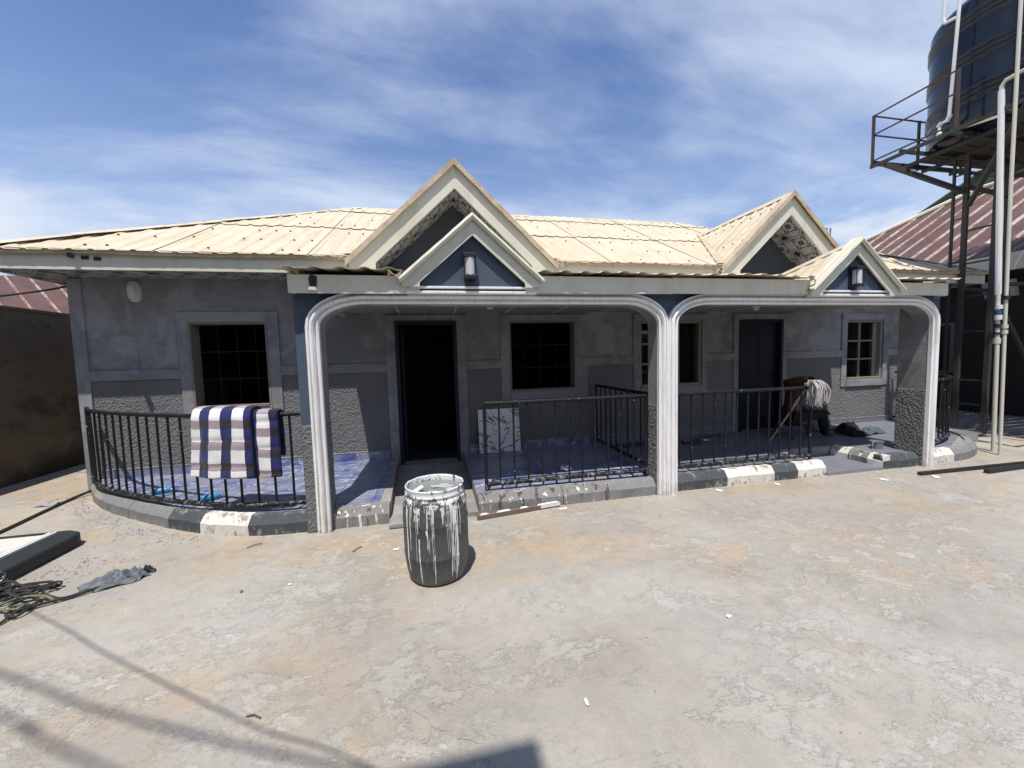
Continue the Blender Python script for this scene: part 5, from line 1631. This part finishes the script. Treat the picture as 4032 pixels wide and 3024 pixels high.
# green gabled house further back
gg = empty('green_house', (0, 0, 0), 'green gabled house rising behind the brown striped roof', 'house')
MB().prism([(6.6, 0), (17.0, 0), (17.0, 8.2), (11.8, 10.6), (6.6, 8.2)], 'x', 26.0, 26.3).build('wall', 'green_gable', gg)
g = MB()
g.face([(25.5, 17.6, 7.95), (25.5, 11.8, 10.72), (36, 11.8, 10.72), (36, 17.6, 7.95)]); g.face([(25.5, 6.0, 7.95), (36, 6.0, 7.95), (36, 11.8, 10.72), (25.5, 11.8, 10.72)])
o = g.build('roof', 'green_gable', gg, fix=False); o.modifiers.new('t', 'SOLIDIFY').thickness = 0.06
# far radio mast
ms = empty('radio_mast', (0, 0, 0), 'tiny distant lattice mast just right of the right gable', 'mast')
mx, my = 73.1, 60.0
for (ax, ay) in ((-.5, -.5), (.5, -.5), (.5, .5), (-.5, .5)):
    MB().tube([(mx+ax, my+ay, 0), (mx+ax, my+ay, 24.2)], 0.07, 4).build('mast_leg', 'tower_steel', ms)
for k in range(16):
    z = 1.5*k
    MB().tube([(mx-.5, my-.5, z), (mx+.5, my-.5, z+1.5)], 0.05, 4).build('lattice_bar', 'tower_steel', ms)
    MB().tube([(mx-.5, my-.5, z+1.5), (mx+.5, my-.5, z+1.5)], 0.05, 4).build('lattice_bar', 'tower_steel', ms)
MB().tube([(mx-2.6, my, 24.1), (mx+.5, my, 24.1)], 0.06, 4).build('lattice_bar', 'tower_steel', ms)

# ------------------------------------------------------------------ water tower and tank
tw = empty('water_tower', (0, 0, 0), 'dark steel tower with railed platform carrying the black tank', 'tower')
PZ = 5.23
def angle_bar(a, c, s_=0.05, name='brace', mat='tower_steel'):
    return MB().tube([a, c], s_*0.7, 4).build(name, mat, tw)
for (x, y, s_) in ((9.72, 5.0, 0.066), (9.72, 5.40, 0.064), (9.72, 5.58, 0.036), (11.15, 4.55, 0.07), (11.15, 5.60, 0.07)):
    MB().box(x-s_/2, x+s_/2, y-s_/2, y+s_/2, 0.0, PZ-0.10).build('leg', 'tower_steel', tw)
MB().bbox(9.60, 9.84, 4.88, 5.12, 0.002, 0.05, 0.008).build('base_plate', 'bare_cement', tw)
for z in (0.55, 1.0, 1.9, 2.55, 3.15, 3.75, 4.35, 4.75): angle_bar((9.72, 5.04, z), (9.72, 5.36, z), 0.028, 'rung')
for z in (0.8, 1.6, 2.4, 3.2, 4.0, 4.8): angle_bar((9.72, 5.42, z), (9.72, 5.57, z), 0.02, 'rung')
for z in (2.7, 4.55): angle_bar((9.76, 5.0, z), (11.1, 4.57, z), 0.06); angle_bar((9.76, 5.40, z), (11.1, 5.58, z), 0.06)
angle_bar((9.72, 5.40, 4.45), (8.50, 5.97, PZ-0.06), 0.07)
angle_bar((9.72, 5.36, 4.2), (8.50, 4.10, PZ-0.06), 0.06)
angle_bar((9.75, 5.0, 4.55), (11.1, 4.57, PZ-0.1), 0.07); angle_bar((11.1, 4.57, 4.2), (9.76, 5.0, PZ-0.12), 0.05)
angle_bar((11.15, 4.55, 4.55), (12.2, 4.0, PZ-0.06), 0.06)
angle_bar((9.72, 5.0, 2.65), (10.4, 4.8, 1.2), 0.05)
# platform frame
for y in (2.45, 3.1, 3.75, 4.4, 5.0, 5.6, 6.05): MB().box(8.42, 11.9, y-0.022, y+0.022, PZ-0.075, PZ-0.02).build('joist', 'tower_steel', tw)
for x in (8.42, 9.1, 9.72, 10.45, 11.15, 11.9): MB().box(x-0.022, x+0.022, 2.42, 6.08, PZ-0.13, PZ-0.076).build('beam', 'tower_steel', tw)
for i in range(16):
    y = 2.48+0.218*i
    MB().box(9.30, 11.85, y, y+0.19, PZ-0.018, PZ+0.012).build('plank', 'tower_steel', tw)  # near planks, out of view, added to shade the ground at right
def rail_run(pts, skip=0):
    for z in (0.0, 0.48, 0.83):
        MB().tube([(x, y, PZ+z) for x, y in pts], 0.015, 5).build('rail', 'rusty_steel', tw)
    for i, (x, y) in enumerate(pts):
        if i < skip: continue
        MB().box(x-0.018, x+0.018, y-0.018, y+0.018, PZ-0.1, PZ+0.84).build('rail_post', 'rusty_steel', tw)
rail_run([(8.42, 6.05), (8.42, 4.845)]); rail_run([(8.422, 6.052), (9.55, 6.052), (10.7, 6.052)]); rail_run([(8.418, 4.2), (8.418, 3.5), (8.418, 2.45)], 1)
tk = empty('water_tank', (0, 0, 0), 'big ribbed black plastic water tank on the steel tower', 'water tank')
TX, TY, TR = 9.90, 4.83, 1.12
prof = [(TR-0.10, 0.0), (TR-0.02, 0.03), (TR, 0.10)]
z = 0.10
for (a, n) in ((0.42, 3), (1.05, 3), (1.68, 3)):
    prof.append((TR, a))
    for k in range(n):
        b0 = a+k*0.085
        for i in range(1, 7): prof.append((TR+0.026*math.sin(math.pi*i/6), b0+0.072*i/6))
        prof.append((TR, b0+0.085))
prof += [(TR, 2.08), (TR-0.02, 2.14), (TR-0.09, 2.22), (TR-0.30, 2.33), (TR-0.55, 2.42), (0.42, 2.47), (0.40, 2.49), (0.40, 2.56), (0.37, 2.59), (0.06, 2.61)]
prof = [(r_, z_*0.95) for r_, z_ in prof]
g = MB(); g.lathe(prof, (TX, TY, PZ+0.014), 96); smooth_by_angle(g.build('tank_body', 'black_tank_plastic', tk), 40)
for a in range(4):   # moulded vertical ribs
    th = math.radians(200+a*38)
    g = MB(); g.tube([(TX+(TR+0.004)*math.cos(th), TY+(TR+0.004)*math.sin(th), PZ+0.12), (TX+(TR+0.004)*math.cos(th), TY+(TR+0.004)*math.sin(th), PZ+2.1)], 0.014, 6)
    g.build('rib', 'black_tank_plastic', tk)
MB().lathe([(0.20, 0.0), (0.20, 0.07), (0.17, 0.085)], (TX-0.72, TY+0.1, PZ+2.20), 20).build('inlet_boss', 'black_tank_plastic', tk)
# plastic pipes
def pipe(name, label, pts, r, mat, joints=(), group='plastic water pipes of the tower'):
    o_ = empty(name, (0, 0, 0), label, 'pipe', group)
    smooth_by_angle(MB().tube(pts, r, 12).build('pipe_body', mat, o_), 50)
    for (i, s_) in joints:
        p = Vector(pts[i]); q = Vector(pts[i+1]) if i+1 < len(pts) else Vector(pts[i-1])
        d_ = (q-p).normalized()*s_
        MB().tube([p-d_*0.5, p+d_], r*1.35, 12).build('pipe_joint', mat, o_)
    return o_
p1 = pipe('water_pipe', 'thick cream pipe rising from the yard to the platform', [(8.40, 4.20, 0), (8.40, 4.23, 1.7), (8.41, 4.25, 2.2), (8.42, 4.28, 3.6), (8.40, 4.34, 5.46), (8.40, 4.30, 5.52), (8.40, 3.3, 5.62), (8.40, 2.6, 5.68)], 0.026, 'pvc_pipe')
for (za, zb, r_, m_) in ((1.66, 1.74, 0.040, 'pvc_pipe'), (1.80, 1.83, 0.042, 'dark_joint'), (1.90, 1.96, 0.036, 'dark_joint'), (2.02, 2.09, 0.040, 'pvc_white'), (2.10, 2.16, 0.036, 'blue_joint'), (2.18, 2.24, 0.04, 'pvc_white')):
    MB().lathe([(r_, 0), (r_, zb-za)], (8.405, 4.235, za), 16).build('pipe_joint', m_, p1)
MB().tube([(8.42, 4.26, 2.4), (8.40, 4.34, 5.40)], 0.035, 12).build('pipe_sleeve', 'pvc_white', p1)
p2 = pipe('water_pipe', 'thinner cream pipe standing right of the thick one', [(8.20, 4.03, 0), (8.26, 4.09, 1.95), (8.27, 4.12, 4.0), (8.25, 4.13, 7.8)], 0.021, 'pvc_pipe')
for za in (1.80, 1.88, 2.30): MB().lathe([(0.034, 0), (0.034, 0.055)], (8.258, 4.088, za), 14).build('pipe_joint', 'dark_joint' if za == 2.30 else 'pvc_pipe', p2)
p3 = pipe('overflow_pipe', 'white pipe down the front of the black tank, bent at its foot', [(8.60, 4.96, 7.9), (8.60, 4.99, 7.02), (8.60, 5.045, 5.46), (8.60, 5.065, 5.42), (8.60, 5.15, 5.41), (8.60, 5.165, 5.39), (8.60, 5.16, 5.25), (8.59, 5.12, 5.23), (8.43, 4.36, 5.06)], 0.024, 'pvc_white', ((2, 0.07), (4, 0.05), (6, 0.05)))
MB().tube([(8.60, 4.99, 7.0), (8.60, 5.16, 7.03), (8.60, 5.18, 7.13), (8.60, 5.16, 7.9)], 0.024, 10).build('pipe_branch', 'pvc_white', p3)

# ------------------------------------------------------------------ well with chained lid, rope and bailer
wl = empty('well', (0, 0, 0), 'low black-rimmed well with a rust-stained white lid', 'well')
bm = bmesh.new()
g = MB()
pl = [(-5.2, 2.85), (-3.36, 2.85), (-3.32, 2.89), (-3.32, 4.19), (-3.36, 4.28), (-3.48, 4.34), (-5.2, 4.34)]
r_ = g.prism(pl, 'z', 0.002, 0.12).build('rim', 'black_plinth', wl); add_bevel(r_, 0.025, 3)
MB().bbox(-5.1, -3.56, 3.0, 4.23, 0.1205, 0.130, 0.004).build('lid', 'rust_stained_lid', wl)
for (a, c, e, f) in ((-3.575, -3.548, 3.0, 4.24), (-3.535, -3.515, 3.0, 4.25)):
    MB().bbox(a, c, e, f, 0.1205, 0.146, 0.004).build('lid_edge', 'white_splash', wl)
def ring(parent, c, R, r, ax, ay, mat, name='link', n=14):
    ax, ay = Vector(ax).normalized(), Vector(ay).normalized()
    pts = [Vector(c)+R*math.cos(2*math.pi*k/n)*ax*1.35+R*math.sin(2*math.pi*k/n)*ay for k in range(n+1)]
    MB().tube(pts, r, 6, caps=False).build(name, mat, parent)
ch = empty('chain', (0, 0, 0), 'steel chain and ring locking the white well lid', 'chain')
cp = spline([(-3.80, 3.52, 0.145), (-3.65, 3.56, 0.15), (-3.555, 3.63, 0.175), (-3.50, 3.66, 0.17), (-3.42, 3.60, 0.135), (-3.33, 3.56, 0.10), (-3.295, 3.54, 0.03)], 3)
for i in range(len(cp)-1):
    d_ = (cp[i+1]-cp[i]).normalized(); s_ = d_.cross(Vector((0, 0, 1))).normalized(); u_ = s_.cross(d_)
    ring(ch, (cp[i]+cp[i+1])/2, 0.017, 0.005, d_, s_ if i % 2 else u_, 'chain_steel')
ring(ch, (-3.545, 3.66, 0.185), 0.030, 0.008, (0, 1, 0), (0, 0, 1), 'chain_steel', 'shackle', 20)
rb_ = empty('rope', (0, 0, 0), 'tangled dark rope lying beside the black-rimmed well', 'rope')
r1 = spline([(-3.55, 3.35, .02), (-3.42, 3.50, .02), (-3.25, 3.52, .05), (-3.12, 3.46, .03), (-3.0, 3.44, .025), (-2.97, 3.34, .03), (-3.1, 3.27, .03), (-3.2, 3.33, .05), (-3.08, 3.40, .07), (-2.93, 3.30, .03), (-2.80, 3.20, .03), (-2.86, 3.12, .02), (-2.95, 3.20, .03), (-2.85, 3.27, .04), (-2.70, 3.22, .02), (-2.62, 3.26, .015), (-2.56, 3.33, .02), (-2.48, 3.40, .03)], 8)
MB().tube(r1, 0.0095, 6).build('strand', 'rope_dark', rb_)
r2 = spline([(-2.66, 3.21, .02), (-2.80, 3.15, .02), (-2.92, 3.13, .03), (-3.02, 3.18, .03), (-2.96, 3.26, .04), (-2.80, 3.24, .04), (-2.70, 3.19, .02)], 8)
MB().tube(r2, 0.009, 6).build('strand', 'rope_olive', rb_)
r3_ = spline([(-2.90, 3.16, .03), (-2.88, 3.08, .02), (-2.80, 3.05, .02), (-2.79, 3.12, .03), (-2.84, 3.16, .03), (-2.84, 3.05, .02), (-2.84, 2.99, .015), (-2.88, 2.96, .015), (-3.0, 2.94, .012), (-3.2, 2.93, .012), (-3.4, 2.9, .012)], 8)
MB().tube(r3_, 0.010, 6).build('strand', 'rope_dark', rb_)
r4 = spline([(-3.3, 3.48, .13), (-3.22, 3.42, .06), (-3.10, 3.36, .05), (-3.0, 3.36, .06), (-2.92, 3.42, .03), (-2.98, 3.50, .02), (-3.12, 3.42, .05), (-3.05, 3.30, .06), (-2.92, 3.24, .04)], 8)
MB().tube(r4, 0.0095, 6).build('strand', 'rope_dark', rb_)
r5 = [(p.x+0.012, p.y-0.016, p.z+0.006) for p in spline([(-2.86, 3.13, .02), (-2.72, 3.20, .02), (-2.60, 3.27, .015), (-2.50, 3.37, .02)], 8)]
MB().tube(r5, 0.009, 6).build('strand', 'rope_dark', rb_)
rnr = random.Random(21)
for k_ in range(5):
    cx_, cy_ = -3.02+rnr.uniform(-.12, .12), 3.33+rnr.uniform(-.09, .09); ph = rnr.uniform(0, 6); a1, a2 = rnr.uniform(.06, .14), rnr.uniform(.03, .08)
    lp = [(cx_+a1*math.cos(ph+q_)*(1+.3*math.sin(2*q_)), cy_+a2*math.sin(ph+q_*1.1), 0.014+0.035*abs(math.sin(q_*1.7+k_))) for q_ in [0.42*i_ for i_ in range(17)]]
    MB().tube(spline(lp, 3), 0.0085, 6).build('strand', 'rope_dark', rb_)
bl_ = empty('rubber_bailer', (0, 0, 0), 'flattened grey rubber bailer at the end of the well rope', 'bailer')
for (c_, rx, ry, h_, sd, mt_, rz) in (((-2.52, 3.40, 0.004), 0.20, 0.085, 0.07, 2.2, 'grey_rubber', 0.45), ((-2.36, 3.44, 0.004), 0.10, 0.06, 0.06, 6.2, 'grey_rubber', -0.5), ((-2.45, 3.33, 0.004), 0.15, 0.035, 0.035, 9.1, 'grey_rubber', 0.4), ((-2.33, 3.50, 0.004), 0.06, 0.03, 0.05, 4.1, 'black_rubber', 0.1)):
    h = heap('rubber_flap', None, mt_, (0, 0, 0), rx, ry, h_, sd, nu=22, nv=16); h.parent = bl_; h.location = c_; h.rotation_euler = (0, 0, rz)

# ------------------------------------------------------------------ hoses, bars and litter in the yard
tag(MB().tube(spline([(-4.50, 5.93, 0.05), (-4.56, 5.75, 0.02), (-4.50, 5.3, 0.018), (-4.42, 4.85, 0.018), (-4.36, 4.40, 0.018)], 5), 0.016, 8).build('hose', 'cable_black'), 'dark grey hose running from the wall corner to the well', 'hose')
for i, (a, c, r_) in enumerate((((6.035, 3.66), (8.6, 3.60), 0.020), ((6.88, 3.49), (8.6, 3.545), 0.026))):
    g = MB(); a = Vector((*a, r_+0.004)); c = Vector((*c, r_+0.004)); d_ = (c-a).normalized(); s_ = Vector((-d_.y, d_.x, 0))*r_; u_ = Vector((0, 0, r_))
    A = [a-s_-u_, a+s_-u_, a+s_+u_, a-s_+u_]; B = [c-s_-u_, c+s_-u_, c+s_+u_, c-s_+u_]
    for j in range(4): g.face([A[j], A[(j+1) % 4], B[(j+1) % 4], B[j]])
    g.face([A[0], A[1], A[2], A[3]]); g.face([B[3], B[2], B[1], B[0]])
    tag(g.build('box_section', 'black_rubber'), ['thin black steel section, the longer one, on the ground at right', 'thicker black steel section, the nearer one, on the ground at right'][i], 'steel section', 'black steel sections at right')
tag(MB().tube(spline([(-4.575, 6.05, 2.735), (-4.9, 6.1, 2.68), (-5.5, 6.25, 2.63), (-6.1, 6.4, 2.60), (-8, 6.9, 2.9)], 6), 0.013, 6).build('cable', 'cable_black'), 'black cable strung from the bungalow corner over the left wall', 'cable')
lit = [('paper_scrap', 'white_paper', (-0.39, 3.37), (.03, .014), 'white scrap left of the drum'), ('paper_scrap', 'white_paper', (5.43, 3.64), (.05, .03), 'white scrap near the right pier'),
       ('paper_scrap', 'white_paper', (6.12, 3.545), (.07, .03), 'white scrap beside the end of the black steel section'), ('paper_scrap', 'white_paper', (3.26, 3.86), (.045, .03), 'white paint flake below the middle white kerb block'),
       ('paper_scrap', 'white_paper', (4.08, 3.86), (.035, .025), 'white flake below the second black kerb block'), ('paper_scrap', 'white_paper', (1.734, 1.96), (.02, .012), 'small white chip on the bare yard at right'),
       ('paper_scrap', 'white_paper', (0.644, 1.605), (.022, .008), 'small white chip near the bottom shadow'), ('paper_scrap', 'white_paper', (-1.124, 3.018), (.013, .009), 'tiny white chip left of the drum foot'),
       ('paper_scrap', 'white_paper', (1.30, 3.83), (.05, .02), 'white flake by the splashed end of the brown bar'), ('stone', 'stone', (-1.442, 3.008), (.013, .010), 'small brown pebble between rope and drum')]
for nm, mt_, (x, y), (sx, sy), lb in lit:
    scrap(nm, lb, 'scrap' if 'paper' in nm else 'pebble', mt_, (x, y, 0.003), (sx, sy, 0.008 if 'paper' in nm else 0.014), (x*7) % 3, group='litter on the yard')
for i, (pts, lb) in enumerate((([(-0.172, 1.762), (-0.1, 1.70), (-0.083, 1.66), (-0.088, 1.60), (-0.109, 1.583), (-0.122, 1.597), (-0.10, 1.605)], 'thin pale wire curled near the bottom of the yard'), ([(-0.083, 1.66), (-0.044, 1.631), (-0.005, 1.617)], 'short pale wire joining the curled one'), ([(0.026, 1.577), (0.085, 1.555), (0.121, 1.53)], 'short pale wire just above the bottom shadow'))):
    tag(MB().tube(spline([(x, y, 0.004) for x, y in pts], 6), 0.0013, 5).build('wire', 'cement_crumb'), lb, 'wire', 'pale wires on the yard')
for i, (a, c, lb) in enumerate((((-1.72, 3.74), (-1.62, 3.80), 'short twig before the black kerb block'), ((-0.76, 3.42), (-0.70, 3.50), 'short twig left of the drum'), ((-0.93, 1.90), (-0.86, 1.875), 'twig near the cable shadows'))):
    tag(MB().tube([(*a, 0.006), ((a[0]+c[0])/2, (a[1]+c[1])/2+0.008, 0.012), (*c, 0.006)], 0.004, 5).build('twig', 'twig'), lb, 'twig', 'twigs on the yard')
def crumbs(name, mat, n, fn, smin, smax, seed):
    rn = random.Random(seed); g = MB()
    for _ in range(n):
        x, y = fn(rn); s_ = rn.uniform(smin, smax)*(0.5+rn.random()**3)
        a = rn.uniform(0, 6.28); pts = []
        k = len(g.v)
        for (px_, py_, pz_) in ((-1, -.7, 0), (1, -.8, 0), (.9, .8, 0), (-.8, .9, 0), (-.5, -.4, .8), (.6, -.3, .7), (.4, .5, .9), (-.4, .4, .6)):
            px_ *= rn.uniform(.6, 1.1); py_ *= rn.uniform(.6, 1.1)
            g.v.append((x+s_*(px_*math.cos(a)-py_*math.sin(a)), y+s_*(px_*math.sin(a)+py_*math.cos(a)), 0.001+s_*0.75*pz_))
        for f in ((0, 1, 5, 4), (1, 2, 6, 5), (2, 3, 7, 6), (3, 0, 4, 7), (4, 5, 6, 7)):
            g.f.append(tuple(k+i for i in f)); g.uv.append(None); g.mi.append(0)
    return tag(g.build(name, mat, fix=False), kind='stuff')
def near_kerb(rn):
    i = rn.randrange(len(LK2)-8); p = LK2[i]; return p[0]-abs(rn.gauss(0, .12))-0.02, p[1]-abs(rn.gauss(0, .10))-0.02
tag(crumbs('cement_rubble', 'cement_crumb', 420, near_kerb, .006, .020, 1), 'grey cement crumbs fallen along the left balcony kerb', 'rubble')
tag(crumbs('red_crumbs', 'red_stone', 130, lambda rn: (-2.95+rn.gauss(0, .18), 3.74+rn.gauss(0, .12)), .004, .012, 2), 'reddish earth crumbs scattered beside the well', 'rubble')
tag(crumbs('grit', 'stone', 900, lambda rn: (rn.uniform(-4, 8), 1.2+abs(rn.gauss(0, 1.6))), .0025, .006, 3), 'fine grit scattered over the yard', 'grit')
tag(crumbs('white_chips', 'white_paper', 60, lambda rn: (rn.uniform(-4, 8), 1.2+abs(rn.gauss(0, 1.6))), .002, .006, 4), 'tiny white paint chips scattered over the yard', 'grit')
tag(crumbs('kerb_rubble', 'cement_crumb', 300, lambda rn: (rn.uniform(-1.2, 8.0), 3.93-abs(rn.gauss(0, .05))), .005, .014, 5), 'cement crumbs along the foot of the kerbs', 'rubble')
for i, (x, y) in enumerate(((-4.72, 5.62), )):
    tag(heap('flat_stone', 'flat pale stone lying by the hose near the wall corner', 'cement_crumb', (x, y, 0.002), 0.16, 0.09, 0.05, 3.3, cat='stone'))

g = MB(); g.box(0.5, 16.0, -7.2, -7.0, 0, 2.7); g.box(0.48, 16.0, -7.22, -6.98, 2.7, 2.76)  # added wall out of view, blocks low sky light from the veranda
tag(g.build('boundary_wall', 'weathered_render'), 'unseen wall added behind the viewer to cut low sky light', 'wall')
# ------------------------------------------------------------------ what stands behind the camera and throws shade into the yard
bh = empty('opposite_building', (0, 0, 0), 'tall plain building behind the viewer, seen only by its shadow', 'building')
MB().box(-12.0, -0.64, -12.0, -1.15, 0, 6.75).build('wall', 'far_wall', bh)
MB().box(-12.2, -0.54, -12.2, -1.02, 6.75, 7.0).build('roof_slab', 'bare_cement', bh)
c1 = [(-5.9, 5.15), (-2.73, 3.10), (-1.98, 2.58), (-1.47, 2.24), (-0.81, 1.815), (-0.39, 1.59), (0.95, 0.72)]
c2 = [(-6.2, 4.5), (-2.42, 2.53), (-1.74, 2.165), (-1.085, 1.855), (-0.50, 1.60), (0.1, 1.33)]
c3 = [(-6.2, 4.4), (-2.16, 2.233), (-1.93, 2.09), (-1.365, 1.775), (-0.3, 1.2)]
for i, (pts, z, r_, lb) in enumerate(((c1, 3.6, 0.0065, 'overhead cable whose thin shadow crosses the yard'), (c2, 6.1, 0.012, 'bundled overhead cable throwing the upper soft shadow'), (c3, 6.3, 0.012, 'bundled overhead cable throwing the lower soft shadow'))):
    P = spline([(x-0.135*z, y-0.36*z, z) for x, y in pts], 5)
    tag(MB().tube(P, r_, 6).build('overhead_cable', 'cable_black'), lb, 'cable', 'overhead cables')
